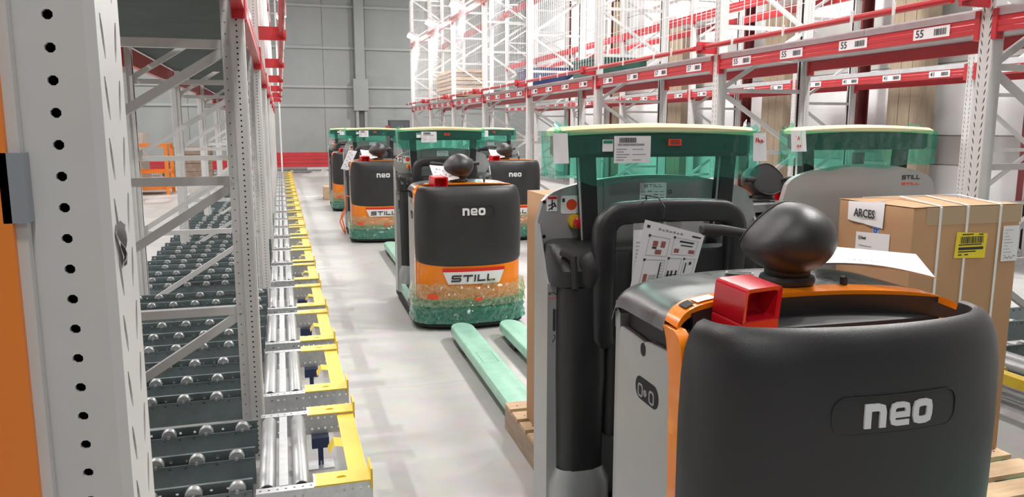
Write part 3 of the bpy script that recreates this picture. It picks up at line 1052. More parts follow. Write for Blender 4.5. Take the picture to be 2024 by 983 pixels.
    def topf(u, v):
        x = HW * math.sin((u * 2 - 1) * math.pi / 2)
        y0, y1 = arc(x, 0.066), 0.66 + 0.05 * (1 - (x / HW) ** 2)
        y = y0 + (y1 - y0) * v
        e = 1 - max(0.0, 1 - min(1, abs(x) / HW) ** 10) ** 0.5
        b = 1 - max(0.0, 1 - max(0, v) ** 14) ** 0.5
        return (x, y, 1.155 + 0.022 * v * (1 - (x / HW) ** 2) - 0.062 * e - 0.055 * b)
    m.grid(NX, NY, topf)
    tc = m.build('top_cover', CHAR, t, True)
    m = MB()
    m.prism([(-0.42, 1.02), (0.42, 1.02), (0.42, 1.1), (-0.42, 1.1)], 1, 0.64, 0.66)
    m.build('cover_lip', CHAR, tc)
    # --- side panels
    for sx in (-1, 1):
        poly = [(0.27, 0.1), (0.615, 0.1), (0.615, 1.0), (0.6, 1.035), (0.5, 1.03), (0.44, 1.025), (0.43, 1.035), (0.275, 1.045), (0.268, 1.02)]
        sp = MB().prism(poly, 0, sx * 0.405, sx * 0.428).build('side_panel', SILVER, t)
        MB().prism(rrect(0.016, 0.018, 0.015, 5, 0.445, 1.01), 0, sx * 0.426, sx * 0.4285).build('hole', DARK, sp)
        MB().prism(rrect(0.072, 0.032, 0.03, 6, 0.415, 0.9), 0, sx * 0.426, sx * 0.4286).build('grip', DARK, sp)
        g = MB()
        for cy in (0.385, 0.425, 0.455):
            q = strokes([(rrect(0.013 if cy != 0.425 else 0.006, 0.016 if cy != 0.425 else 0.008, 0.008, 4, cy, 0.893), True)], 0.006, 0.02)
            for a in q:
                g.loft([[(sx * 0.4285, p.x, p.y) for p in a], [(sx * 0.4292, p.x, p.y) for p in a]], cap0=False)
        g.build('logo', GINK, sp)
        MB().prism([(0.615, 0.1), (0.645, 0.1), (0.645, 1.09), (0.615, 1.07)], 0, sx * 0.38, sx * 0.424).build('corner_post', SILVER2, t)
    # --- egg shaped control pod on its base
    m = MB()
    rbox(m, -0.075, 0.075, 0.44, 0.58, 1.155, 1.185, 0.06, 0.012, 6)
    rbox(m, -0.06, 0.06, 0.45, 0.57, 1.18, 1.215, 0.05, 0.008, 6)
    base = m.build('pod_base', BLACK2, t, True, (0.05, 0.0, 0))
    m = MB()
    def egg(p):
        # rounded toward the front, closed by a flat lid that slopes back
        k = 1 - (0.4 * abs(p.x) ** 1.7 if p.x < 0 else 0.06 * p.x ** 4)
        y = min(p.y, 0.42 - 0.3 * p.z)
        return Vector((p.x, y, p.z * k - 0.08 * p.x * abs(p.x) * (-1 if p.x < 0 else 0)- 0.12 * max(0, -p.x) ** 2))
    EC, ER = (0.04, 0.5, 1.29), (0.135, 0.13, 0.104)
    m.ball(EC, ER, 40, 28, egg)
    pod = m.build('control_pod', BLACK, t, True)
    m = MB()
    rim = []
    for i in range(41):
        a = 2 * math.pi * i / 40
        lo_, hi_ = 0.0, 1.0
        for _ in range(30):
            r_ = (lo_ + hi_) / 2
            yy = 0.42 - 0.3 * r_ * math.sin(a)
            if r_ * r_ + yy * yy < 1:
                lo_ = r_
            else:
                hi_ = r_
        p = egg(Vector((r_ * math.cos(a), 0.42 - 0.3 * r_ * math.sin(a), r_ * math.sin(a))))
        rim.append((EC[0] + p.x * ER[0], EC[1] + p.y * ER[1], EC[2] + p.z * ER[2]))
    m.tube(rim, 0.0035, 6)
    m.build('pod_rim', BLACK2, pod, True)
    for sx in (-1, 1):
        MB().tube([(0.04 + sx * 0.1, 0.555, 1.3), (0.04 + sx * 0.15, 0.6, 1.305), (0.04 + sx * 0.205, 0.62, 1.307), (0.04 + sx * 0.213, 0.62, 1.307)], [0.012, 0.016, 0.018, 0.012], 10).build('handle', BLACK2, pod, True)
    # --- red holder at the bin rim
    m = MB()
    o_, i_ = rrect(0.068, 0.056, 0.014, 4), rrect(0.055, 0.043, 0.01, 4)
    P = lambda pts, y: [(x, y, z) for x, z in pts]
    m.loft([P(i_, 0.1), P(i_, 0.004), P(o_, 0.0), P(o_, 0.12), P(i_, 0.12)], cap0=False, cap1=False)
    m.prism(i_, 1, 0.075, 0.09)
    m.prism(rrect(0.068, 0.03, 0.01, 3, 0, -0.075), 1, 0.0, 0.12)
    cup = m.build('red_holder', REDP, t, True)
    cup.scale = (0.9, 0.9, 0.86)
    cup.location = (-0.215, 0.22, 1.168)
    cup.rotation_euler = (R(6), 0, R(13))
    MB().prism([(0, 0), (0.012, 0), (0.012, 0.022), (0.006, 0.03), (0, 0.026)], 1, 0, 0.018).build('peg', BLACK2, t, False, (0.19, 0.44, 1.152))
    cl = MB().box(-0.04, 0.04, -0.018, 0.018, 0, 0.003).build('key_plate', SILVER, t, False, (-0.05, 0.6, 1.173))
    cl.rotation_euler = (0, 0, R(-35))
    MB().box(-0.034, 0.034, -0.012, 0.012, 0.003, 0.0036).build('print', INK, cl)
    # --- platform
    m = MB()
    rbox(m, -0.4, 0.4, 0.66, 1.3, 0.085, 0.16, 0.02, 0.01)
    m.build('platform', BLACK2, t, True)
    for sx in (-1, 1):
        MB().box(sx * 0.4, sx * 0.435, 0.63, 1.4, 0.086, 0.17).build('platform_edge', FORKF, t)
    # --- mast panel
    ctr = []
    xs_ = [-0.46 + 0.92 * i / 44 for i in range(45)]
    def topz(x):
        u = abs(x) / 0.46
        return 1.425 - 0.075 * u ** 2.2 - 0.09 * (1 - max(0, 1 - u ** 16) ** 0.5)
    prof = [(x, topz(x)) for x in xs_] + [(0.46, 0.09), (-0.46, 0.09)]
    mp = MB().prism(prof, 1, 1.33, 1.36).build('mast_panel', SILVER, t)
    # inner grey panel between the posts, slightly proud
    xs2 = [-0.2 + 0.4 * i / 20 for i in range(21)]
    MB().prism([(x, topz(x) - 0.012) for x in xs2] + [(0.2, 0.6), (-0.2, 0.6)], 1, 1.318, 1.331).build('inner_panel', SILVER2, mp)
    for sx in (-1, 1):
        for z in (1.33, 1.2):
            MB().tube([(sx * 0.435, 1.331, z), (sx * 0.435, 1.327, z)], 0.007, 10).build('bolt_hole', DARK, mp)
    # data plate, signs
    dp = MB().box(-0.055, 0.055, 1.315, 1.319, 1.285, 1.395).build('data_plate', PAPER, mp)
    m = MB()
    put_strokes(m, STILL, -0.5 * STILL_W * 0.0115, 1.378, 0.0115, 0.012, lambda x, z: (x, 1.315, z), 0.0006)
    for r_ in range(6):
        for c in range(4):
            m.box(-0.05 + c * 0.026, -0.05 + c * 0.026 + 0.019, 1.3143, 1.3151, 1.295 + r_ * 0.013, 1.295 + r_ * 0.013 + (0.002 if (r_ + c) % 3 else 0.005))
    m.build('print', GINK, dp)
    q = strokes([([(0.064, 1.362), (0.075, 1.366), (0.079, 1.355), (0.068, 1.351)], True)], 0.0025, 0.02)
    m = MB()
    put_strokes(m, q, 0, 0, 1, 1, lambda x, z: (x, 1.3175, z), 0.0006)
    m.build('stamp_mark', INK, mp)
    sg = MB().box(-0.425, -0.385, 1.326, 1.331, 1.295, 1.352).build('warning_sign', PAPER, mp)
    m = MB().box(-0.423, -0.387, 1.3252, 1.3262, 1.34, 1.35)
    m.build('red_band', RINK, sg)
    m = MB()
    for pth in ([(-0.38, 1.338), (-0.38, 1.3)], [(-0.395, 1.315), (-0.372, 1.325), (-0.364, 1.31)], [(-0.394, 1.3), (-0.366, 1.318)]):
        put_strokes(m, strokes([(pth, False)], 0.005, 0.02), 0, 0, 1, 1, lambda x, z: (x - 0.025, 1.326, z), 0.0006)
    m.build('hand_symbol', INK, sg)
    sg = MB().prism(rrect(0.034, 0.034, 0.006, 3, -0.335, 1.318), 1, 1.326, 1.331).build('round_sign', PAPER, mp)
    MB().prism([(-0.328 + 0.021 * math.cos(a * 0.4), 1.318 + 0.021 * math.sin(a * 0.4)) for a in range(16)], 1, 1.3252, 1.3262).build('red_disc', TAGRED, sg)
    MB().prism(rrect(0.005, 0.007, 0.002, 2, -0.36, 1.335), 1, 1.3252, 1.3262).build('print', INK, sg)
    # emergency stop
    es = MB().tube([(-0.315, 1.33, 1.255), (-0.315, 1.308, 1.255)], 0.027, 16).build('emergency_stop', YELP, t, True)
    MB().tube([(-0.315, 1.308, 1.255), (-0.315, 1.292, 1.255), (-0.315, 1.288, 1.255), (-0.315, 1.272, 1.255), (-0.315, 1.269, 1.255)], [0.012, 0.012, 0.02, 0.021, 0.016], 16).build('button', REDP, es, True)
    # --- side columns
    for sx in (-1, 1):
        m = MB()
        cx = sx * 0.334
        def cring(z, hw, y0, y1, dx=0.0):
            n = 24
            out = []
            for i in range(n):
                a = 2 * math.pi * i / n
                c, s_ = math.cos(a), math.sin(a)
                ex = 0.55
                out.append((cx + dx + hw * math.copysign(abs(c) ** ex, c), (y0 + y1) / 2 + (y1 - y0) / 2 * math.copysign(abs(s_) ** ex, s_), z))
            return out
        m.loft([cring(0.26, 0.05, 1.2, 1.3), cring(0.275, 0.085, 1.17, 1.33), cring(0.32, 0.09, 1.145, 1.335), cring(0.7, 0.096, 1.13, 1.335), cring(1.0, 0.096, 1.13, 1.335), cring(1.035, 0.094, 1.135, 1.335), cring(1.045, 0.09, 1.15, 1.33)])
        colm = m.build('column', BLACK, t, True)
        m = MB()
        m.loft([cring(0.09, 0.122, 1.14, 1.33), cring(0.28, 0.12, 1.135, 1.33), cring(0.34, 0.094, 1.145, 1.33)], cap1=False)
        m.build('lower_shell', SILVER, t, True)
        # leaf shaped silver trim
        leaf = [(-0.462, 0.1), (-0.4, 0.1), (-0.33, 0.27), (-0.375, 0.3), (-0.412, 0.38), (-0.424, 0.5), (-0.42, 0.8), (-0.408, 1.02), (-0.413, 1.045), (-0.433, 1.05), (-0.462, 1.045)]
        leaf = leaf if sx < 0 else [(-x, z) for x, z in leaf]
        lf = MB().prism(leaf, 1, 1.195, 1.21).build('silver_trim', SILVER, t)
        m = MB()
        cxx = sx * 0.438
        put_strokes(m, STILL, cxx - 0.5 * STILL_W * 0.0058, 1.005, 0.0058, 0.009, lambda x, z: (x, 1.195, z), 0.0008)
        m.prism(rrect(0.005, 0.042, 0.005, 4, cxx - sx * 0.002, 0.91), 1, 1.193, 1.1955)
        put_strokes(m, strokes([([(0, 0.03), (0.006, 0.024), (0.004, 0.012), (-0.002, 0.008), (-0.002, 0)], False)], 0.003, 0.02), cxx, 0.825, 1, 1, lambda x, z: (x, 1.195, z), 0.0008)
        m.build('print', INK, lf)
        m = MB()
        put_strokes(m, [[Vector((p.x, p.y)) for p in q_] for q_ in STILL], cxx - 0.5 * STILL_W * 0.0056, 0.988, 0.0056, 0.005, lambda x, z: (x, 1.195, z), 0.0008)
        m.build('red_print', TAGRED, lf)
        side = [(1.2, 0.09), (1.36, 0.09), (1.36, 1.25), (1.33, 1.25), (1.22, 1.06), (1.2, 1.04)]
        MB().prism(side, 0, sx * 0.462, sx * 0.452).build('side_plate', SILVER, t)
        # arm pod: hooded cup with a black cushion
        m = MB()
        m.loft([cring(1.04, 0.118, 1.13, 1.335), cring(1.1, 0.12, 1.12, 1.335), cring(1.15, 0.118, 1.16, 1.335), cring(1.18, 0.11, 1.2, 1.335), cring(1.19, 0.09, 1.24, 1.33)])
        pd = m.build('arm_pod', CHAR if False else BLACK, t, True)
        m = MB()
        m.ball((cx - sx * 0.028, 1.15, 1.095), (0.066, 0.045, 0.075), 20, 12)
        m.build('cushion', BLACK2, pd, True)
        m = MB()
        m.tube([(cx + sx * 0.09, 1.16, 1.165), (cx + sx * 0.055, 1.125, 1.15), (cx + sx * 0.05, 1.118, 1.04)], [0.012, 0.014, 0.012], 8)
        m.build('grip', BLACK2, pd, True)
        # canopy post
        MB().prism([(sx * 0.262 - 0.03, 1.0), (sx * 0.262 + 0.03, 1.0), (sx * 0.29 + 0.03, 1.52), (sx * 0.29 - 0.03, 1.52)], 1, 1.26, 1.31).build('canopy_post', BLACK2, t)
        MB().tube([(sx * 0.262 - 0.033 * 1, 1.27, 1.05), (sx * 0.29 - 0.033, 1.27, 1.5)], 0.005, 6).build('edge_trim', SILVER, t)
    # --- backrest with handle frame
    m = MB()
    rbox(m, -0.25, 0.25, 1.14, 1.22, 0.45, 1.17, 0.04, 0.03, 5)
    bk = m.build('backrest', BLACK2, t, True)
    m = MB()
    pth = [(-0.235, 1.15, 0.82), (-0.255, 1.13, 0.86), (-0.262, 1.12, 1.0), (-0.262, 1.11, 1.2)]
    for a in range(1, 7):
        q_ = R(180 - 15 * a)
        pth.append((-0.187 + 0.075 * math.cos(q_), 1.11, 1.24 + 0.075 * math.sin(q_)))
    pth += [(-0.05, 1.11, 1.322), (0.09, 1.11, 1.32)]
    for a in range(0, 7):
        q_ = R(90 - 15 * a)
        pth.append((0.187 + 0.075 * math.cos(q_), 1.11, 1.24 + 0.075 * math.sin(q_)))
    pth += [(0.262, 1.11, 1.2), (0.262, 1.12, 1.0), (0.255, 1.13, 0.86), (0.235, 1.15, 0.82)]
    m.ribbon([(x - 0.012, y + 0.02, z - 0.012) for x, y, z in pth], 0.042, 0.032)
    m.ribbon([(0.0, 1.135, 1.3), (0.0, 1.135, 1.1)], 0.022, 0.028)
    m.build('handle_frame', BLACK, bk, True)
    # --- canopy
    m = MB()
    m.loft([[(x, y, z) for x, y in rrect(0.412 - d, 0.06 - d, 0.02, 4, 0, 1.285)] for z, d in ((1.497, 0.012), (1.51, 0), (1.575, 0), (1.58, 0.005))])
    cb = m.build('canopy', DGREEN, t, True)
    m = MB()
    def foam(u, v):
        a = 2 * math.pi * u
        return None
    rg = []
    for z, d in ((1.57, 0.02), (1.574, -0.004), (1.592, -0.006), (1.604, 0.01)):
        rg.append([(x, y, z + 0.014 * (1 - (x / 0.43) ** 2)) for x, y in sorted_outline(0.412 - d, 0.068 - d, 1.285)])
    m.loft(rg, cap0=True, cap1=False)
    oc = sorted_outline(0.402, 0.058, 1.285)
    n = len(oc)
    m.add([(x * k_, 1.285 + (y - 1.285) * k_, 1.604 + 0.014 * (1 - (x * k_ / 0.43) ** 2) + 0.004 * (1 - k_)) for k_ in (1, 0.5, 0.02) for x, y in oc],
          [(r_ * n + i, r_ * n + (i + 1) % n, (r_ + 1) * n + (i + 1) % n, (r_ + 1) * n + i) for r_ in range(2) for i in range(n)])
    m.build('foam_top', FOAM, cb, True)
    cb.scale = (0.945, 1, 1)
    cb.location = (-0.025, 0, 0)
    m = MB()
    for x in (-0.3, -0.1, 0.1, 0.3):
        m.tube([(x, 1.226, 1.54), (x, 1.222, 1.54)], 0.012, 12)
    m.build('plug', BLACK2, cb)
    # film draped over the canopy
    m = MB()
    def film(u, v):
        x = -0.435 + 0.87 * u
        z = 1.59 - v * (0.18 + 0.03 * noise.noise(Vector((x * 6, 3, 0))) + 0.04 * max(0, (abs(x) - 0.3)) / 0.15 * -0.3)
        y = 1.204 - 0.012 * v
        y += 0.006 * noise.noise(Vector((x * 22, z * 9, 1.0))) + 0.010 * abs(noise.noise(Vector((x * 9 + z * 7, z * 6, 5.0)))) * v
        return (x, y, z)
    m.grid(60, 10, film)
    m.build('green_film', FGREEN, cb, True, fix=False)
    m = MB()
    m.grid(60, 10, lambda u, v: (lambda p: (-p[0], 1.285 * 2 - p[1] - 0.004, p[2]))(film(u, v)))
    m.build('green_film', FGREEN, cb, True, fix=False)
    for sx in (-1, 1):
        m = MB()
        def film2(u, v):
            y = 1.205 + 0.17 * u
            x = sx * (0.433 - 0.012 * v)
            p = (x + 0.008 * noise.noise(Vector((y * 14, v * 3, sx))), y, 1.592 - v * (0.17 + 0.02 * noise.noise(Vector((y * 8, 2, 0)))))
            return p
        m.grid(16, 7, film2)
        m.build('green_film', FGREEN, cb, True, fix=False)
        m = MB()
        # bunched film ear at the canopy corner
        for q_ in range(4):
            a = q_ * 0.9
            bx, by = sx * 0.405, 1.24
            m.grid(4, 4, lambda u, v: (bx + sx * (0.055 * u * math.cos(a * 0.5) - 0.03), by + 0.05 * u * math.sin(a) - 0.02 + 0.015 * math.sin(7 * v + q_), 1.565 + 0.055 * v * (0.4 + u * 0.6) + 0.006 * q_))
        m.build('film_ear', FGREEN, cb, True, fix=False)
    # canopy labels
    lb = MB().box(-0.205, -0.055, 1.1835, 1.186, 1.478, 1.575).build('shipping_label', PAPER, cb)
    b_ = barcode(0.07, 0.018, 11, 30).build('barcode', INK, lb, False, (-0.15, 1.1832, 1.56), fix=False)
    m = MB()
    for r_ in range(5):
        m.box(-0.196, -0.196 + (0.03 + 0.012 * (r_ % 3)), 1.1828, 1.1835, 1.488 + r_ * 0.0095, 1.491 + r_ * 0.0095)
        if r_ % 2 == 0:
            m.box(-0.13, -0.13 + 0.035 + 0.01 * (r_ % 3), 1.1828, 1.1835, 1.488 + r_ * 0.0095, 1.4905 + r_ * 0.0095)
    m.build('print', GINK, lb)
    place_text('number', '3421006010060350404', 0.0115, INK, lb, (-0.137, 1.1828, 1.5435), FRONT)
    tg = MB().box(0.02, 0.075, 1.1835, 1.186, 1.54, 1.563).build('red_tag', TAGRED, cb)
    m = MB()
    for r_ in range(3):
        m.box(0.027, 0.068, 1.1828, 1.1835, 1.5445 + r_ * 0.006, 1.5475 + r_ * 0.006)
    m.build('print', INK, tg)
    sk2 = MB().box(-0.252, -0.21, 1.1835, 1.186, 1.52, 1.562).build('small_label', PAPER, cb)
    MB().box(-0.25, -0.212, 1.1828, 1.1835, 1.548, 1.56).build('green_band', mat('label_green', (0.02, 0.25, 0.13), 0.5), sk2)
    # --- crinkled film round the bumper
    m = MB()
    fpF = footprint(0.03, 60, 0.34)
    def sfilm(zlo, zhi, jag, seed, push):
        def fn(u, v):
            k_ = u * (len(fpF) - 1)
            i = min(int(k_), len(fpF) - 2)
            p = fpF[i].lerp(fpF[i + 1], k_ - i)
            top = zhi + jag * noise.noise(Vector((u * 9, seed, 0))) + jag * 0.5 * noise.noise(Vector((u * 31, seed, 2)))
            z = zlo + (top - zlo) * v
            # crumples
            c = 0.016 * noise.noise(Vector((u * 45 + z * 10, z * 26, seed))) + 0.012 * (1 - 2 * abs(noise.noise(Vector((u * 26 - z * 14, z * 18, seed + 4)))))
            n_ = Vector((p.x * 0.9, p.y - 0.4)).normalized()
            d = push - 0.016 * v + c
            return (p.x + n_.x * d, p.y + n_.y * d, z)
        return fn
    m.grid(140, 14, sfilm(0.06, 0.255, 0.015, 3.0, 0.006))
    m.build('bumper_film', FBUMP, t, True, fix=False)
    m = MB()
    m.grid(150, 16, sfilm(0.2, 0.375, 0.055, 9.0, 0.01))
    m.build('clear_film', FCLEAR, t, True, fix=False)
    st = MB()
    curved(st, -0.37, -0.29, -0.37, -0.29, 0.262, 0.3, 0.05, 4)
    st.build('red_sticker', TAGRED, t)
    st = MB()
    curved(st, 0.0, 0.06, 0.0, 0.06, 0.245, 0.268, 0.052, 4)
    st.build('red_sticker', TAGRED, t)
    # --- forks
    for sx in (-1, 1):
        m = MB()
        hw = 0.088
        def fring(d, z):
            pts = [(-hw + d, 1.36), (-hw + d, 4.17)]
            for a in range(9):
                q_ = R(180 - 22.5 * a)
                pts.append(((hw - d) * math.cos(q_), 4.17 + 0.12 * math.sin(q_) * (1 - d * 3)))
            pts += [(hw - d, 4.17), (hw - d, 1.36)]
            return [(sx * 0.19 + x, y, z) for x, y in pts]
        m.loft([fring(0.012, 0.052), fring(0.0, 0.06), fring(0.0, 0.108), fring(0.006, 0.117), fring(0.014, 0.12)])
        fk = m.build('fork', FORKF, t, True)
        m = MB()
        for yy in (3.85, 3.97):
            m.tube([(sx * 0.19 - 0.06, yy, 0.035), (sx * 0.19 + 0.06, yy, 0.035)], 0.035, 14)
        m.build('fork_wheel', BROWN, fk, True)
        MB().box(sx * 0.19 - 0.085, sx * 0.19 + 0.085, 3.75, 4.05, 0.04, 0.06).build('wheel_carrier', BLACK2, fk)
        m = MB()
        q_ = strokes([(rrect(0.05, 0.12, 0.01, 2), True)], 0.006, 0.05)
        for a in q_:
            m.add([(sx * 0.19 + p.x, 3.35 + p.y, 0.1206) for p in a], [(0, 1, 2, 3)])
        m.build('outline_print', mat('fork_print', (0.2, 0.42, 0.33), 0.5), fk)
    return t

def sorted_outline(hw, hd, cy):
    pts = []
    n = 20
    for i in range(n):
        pts.append((-hw + 2 * hw * i / n, cy - hd))
    for i in range(4):
        pts.append((hw, cy - hd + 2 * hd * i / 4))
    for i in range(n):
        pts.append((hw - 2 * hw * i / n, cy + hd))
    for i in range(4):
        pts.append((-hw, cy + hd - 2 * hd * i / 4))
    return pts

TA = make_truck('large black and orange pallet truck in the right foreground, drive unit facing us')
SPOTS = [
    (1.435, 5.88, -1.2, 'black and orange wrapped truck in the middle of the row, whole front face in view'),
    (1.36, 10.9, -1.0, 'wrapped pallet truck behind the middle truck, hung with an orange loop of strap'),
    (1.385, 15.3, -1.0, 'farthest wrapped pallet truck of the left row, mostly hidden'),
    (3.19, 10.55, 0.0, 'wrapped pallet truck of the right row, seen between the middle truck and the large one'),
    (2.79, 4.56, 180.0, 'pallet truck on the right turned away, plain silver back panel behind the cardboard box'),
]
TRUCKS = [TA]
for x, y, r, lab in SPOTS:
    o = copy_tree(TA)
    o.location = (x, y, 0)
    o.rotation_euler = (0, 0, R(r))
    o['label'] = lab
    for ch in ALLKIDS(o):
        if ch.name.startswith(('control_pod', 'pod_base')):
            ch.location.x -= 0.06
    TRUCKS.append(o)
TA.location = (1.33, 1.37, 0)
TA.rotation_euler = (0, 0, R(-1.7))

# rear lettering on the panel of the turned truck
TF = TRUCKS[5]
m = MB()
put_strokes(m, STILL, 0, 0, 0.0165, 0.022, lambda x, z: (x, 0, z), 0.0008)
o = m.build('lettering', INK, TF)
o.location = (-0.24, 1.361, 1.345)
o.rotation_euler = (0, 0, math.pi)
m = MB()
put_strokes(m, STILL, 0, 0, 0.0165, 0.012, lambda x, z: (x, 0, z), 0.0008)
o = m.build('red_lettering', TAGRED, TF)
o.location = (-0.24, 1.361, 1.318)
o.rotation_euler = (0, 0, math.pi)

# ================================================================== LOADS, PAPERS, SMALL THINGS
def make_pallet(label, loc, rz, hx, y0, y1, boards=6):
    t = thing('pallet', label, 'pallet', loc, rz, None)
    bw = (y1 - y0 - 0.04 * (boards - 1)) / boards
    for i in range(boards):
        a = y0 + i * (bw + 0.04)
        o = MB().box(-hx, hx, a, a + bw, 0.123, 0.143).build('board', WOOD, t, fix=False)
        nl = MB()
        for x in (-hx + 0.05, hx - 0.05):
            nl.tube([(x, a + bw * 0.4, 0.143), (x, a + bw * 0.4, 0.1445)], 0.004, 6)
        nl.build('nail', DARK, o, fix=False)
    for x in (-hx, -0.045, hx - 0.022):
        MB().box(x, x + (0.022 if abs(x) > 0.1 else 0.09), y0, y1, 0.0, 0.123).build('stringer', WOODG, t, fix=False)
    return t
# carton and pallet on the forks of the large truck
RA = R(-1.7)
LA = (1.33, 1.37, 0)
make_pallet('small wooden pallet on the forks of the large truck', LA, RA, 0.305, 1.6, 2.43)
def local(root_loc, rz, p):
    v = Matrix.Rotation(rz, 3, 'Z') @ Vector(p)
    return (v.x + root_loc[0], v.y + root_loc[1], v.z + root_loc[2])
t = thing('carton', 'plain brown carton standing upright behind the large truck', 'box', LA, RA)
MB().box(-0.25, 0.25, 1.64, 2.2, 0.144, 1.3).build('body', CARD, t)
MB().box(-0.25, -0.003, 1.64, 2.2, 1.3, 1.304).build('flap', CARD, t)
MB().box(0.003, 0.25, 1.64, 2.2, 1.3, 1.304).build('flap', CARD, t)
# strapped carton on the turned truck
make_pallet('wooden pallet under the strapped carton', (2.79, 0, 0), 0, 0.32, 2.2, 3.1)
t = thing('carton', 'large strapped brown carton with white and yellow labels on the right', 'box', (0, 0, 0))
X0, X1, Y0, Y1, Z0, Z1 = 2.52, 3.1, 2.58, 3.03, 0.144, 1.272
m = MB()
rbox(m, X0, X1, Y0, Y1, Z0, Z1, 0.006, 0.004, 2)
bd = m.build('body', CARD, t, True)
m = MB()
m.grid(10, 8, lambda u, v: (X0 - 0.004 + (X1 - X0 + 0.008) * u, Y0 - 0.002 + (Y1 - Y0) * 0.5 * v, Z1 + 0.003 + 0.022 * math.sin(math.pi * min(1, u * 1.0)) * v))
m.build('flap', CARD, t, True, fix=False)
m = MB()
m.grid(10, 8, lambda u, v: (X0 - 0.004 + (X1 - X0 + 0.008) * u, Y1 + 0.002 - (Y1 - Y0) * 0.5 * v, Z1 + 0.003 + 0.022 * math.sin(math.pi * min(1, u * 1.0)) * v))
m.build('flap', CARD, t, True, fix=False)
MB().box(X0 + 0.065, X1 + 0.002, Y0 - 0.002, Y0 + 0.001, Z1 - 0.075, Z1 + 0.002).box(X0 + 0.065, X1 + 0.002, Y0 - 0.002, Y0 + 0.09, Z1 + 0.004, Z1 + 0.0055).build('packing_tape', CARD2, t)
for xs_ in (2.655, 2.8, 2.98):
    pa = [(xs_ - 0.006, Y0 - 0.004, Z0), (xs_, Y0 - 0.004, 0.9), (xs_ + 0.002, Y0 - 0.004, Z1), (xs_ + 0.004, Y0 + 0.01, Z1 + 0.008)]
    m = MB()
    prev = None
    pts = pa + [(xs_ + 0.004, Y0 + 0.12, Z1 + 0.018), (xs_, (Y0 + Y1) / 2, Z1 + 0.03), (xs_, Y1, Z1 + 0.006), (xs_, Y1 + 0.003, Z0)]
    for a, b in zip(pts[:-1], pts[1:]):
        d = Vector(b) - Vector(a)
        m.bar(a, b, 0.012, 0.0025, (0, 1, 0) if abs(d.z) > abs(d.y) else (0, 0, 1))
    m.build('strap', STRAP, t)
# left face papers
m = MB()
m.grid(12, 6, lambda u, v: (X0 - 0.004 - 0.007 * abs(math.sin(u * 7)) * (1 - v) , 2.965 - 0.225 * u - 0.0 * v, 1.185 + 0.085 * v - 0.03 * (1 - v) * u + 0.012 * u))
lb = m.build('name_label', PAPER, t, True, fix=False)
o = place_text('lettering', 'ARCES', 0.052, INK, lb, (X0 - 0.0145, 2.85, 1.222), LEFTW, 0.85, 0.0012)
m = MB().box(X0 - 0.0015, X0 + 0.001, 2.765, 2.805, 1.09, Z1 + 0.004).box(X0 - 0.001, X0 + 0.1, 2.765, 2.805, Z1 + 0.004, Z1 + 0.0065)
bt = m.build('blue_tape', BTAPE, t)
place_text('lettering', 'basi', 0.045, BINK, bt, (X0 - 0.002, 2.785, 1.13), (math.pi / 2, math.pi / 2, -math.pi / 2), 1.0, 0.001)
m = MB()
m.grid(6, 6, lambda u, v: (X0 - 0.0025 - 0.004 * math.sin(3 * u), 2.905 - 0.205 * u, 0.99 + 0.145 * v + 0.012 * u))
dl = m.build('document_label', PAPER, t, True, fix=False)
place_text('lettering', 'basi', 0.018, INK, dl, (X0 - 0.0068, 2.852, 1.112), LEFTW, 1.0, 0.0006)
m = MB()
m.box(X0 - 0.0075, X0 - 0.0065, 2.87, 2.885, 1.104, 1.12)
for r_, (a, b) in enumerate(((2.89, 2.85), (2.82, 2.75), (2.89, 2.83), (2.81, 2.74), (2.88, 2.8))):
    m.box(X0 - 0.0075, X0 - 0.0065, b, a, 1.02 + r_ * 0.014, 1.0225 + r_ * 0.014)
for r_ in range(8):
    m.box(X0 - 0.0075, X0 - 0.0065, 2.725 + r_ * 0.005, 2.7275 + r_ * 0.005, 1.035, 1.055)
m.build('print', GINK, dl)
# right face papers
yl = MB().prism([(2.745, 1.052), (2.913, 1.046), (2.918, 1.154), (2.752, 1.165)], 1, Y0 - 0.006, Y0 - 0.0045).build('yellow_label', YLAB, t)
barcode(0.125, 0.03, 21, 24).build('barcode', INK, yl, False, (2.835, Y0 - 0.0061, 1.128), fix=False)
m = MB().box(2.765, 2.9, Y0 - 0.0067, Y0 - 0.006, 1.085, 1.097)
for a, b, z in ((2.78, 2.84, 1.15), (2.87, 2.895, 1.148), (2.765, 2.785, 1.062), (2.8, 2.82, 1.062), (2.765, 2.89, 1.105), (2.765, 2.86, 1.075)):
    m.box(a, b, Y0 - 0.0067, Y0 - 0.006, z, z + 0.005)
m.build('print', INK, yl)
wl = MB().box(3.005, 3.095, Y0 - 0.006, Y0 - 0.0045, 1.025, 1.182).build('white_label', PAPER, t)
m = MB()
for r_ in range(9):
    m.box(3.015, 3.03 + 0.006 * (r_ * 5 % 7), Y0 - 0.0067, Y0 - 0.006, 1.05 + r_ * 0.014, 1.052 + r_ * 0.014)
q = strokes([([(3.02, 1.036), (3.03, 1.045), (3.04, 1.036), (3.05, 1.047), (3.062, 1.036), (3.075, 1.05), (3.085, 1.045)], False)], 0.003, 0.02)
put_strokes(m, q, 0, 0, 1, 1, lambda x, z: (x, Y0 - 0.006, z), 0.0007)
m.build('print', GINK, wl)

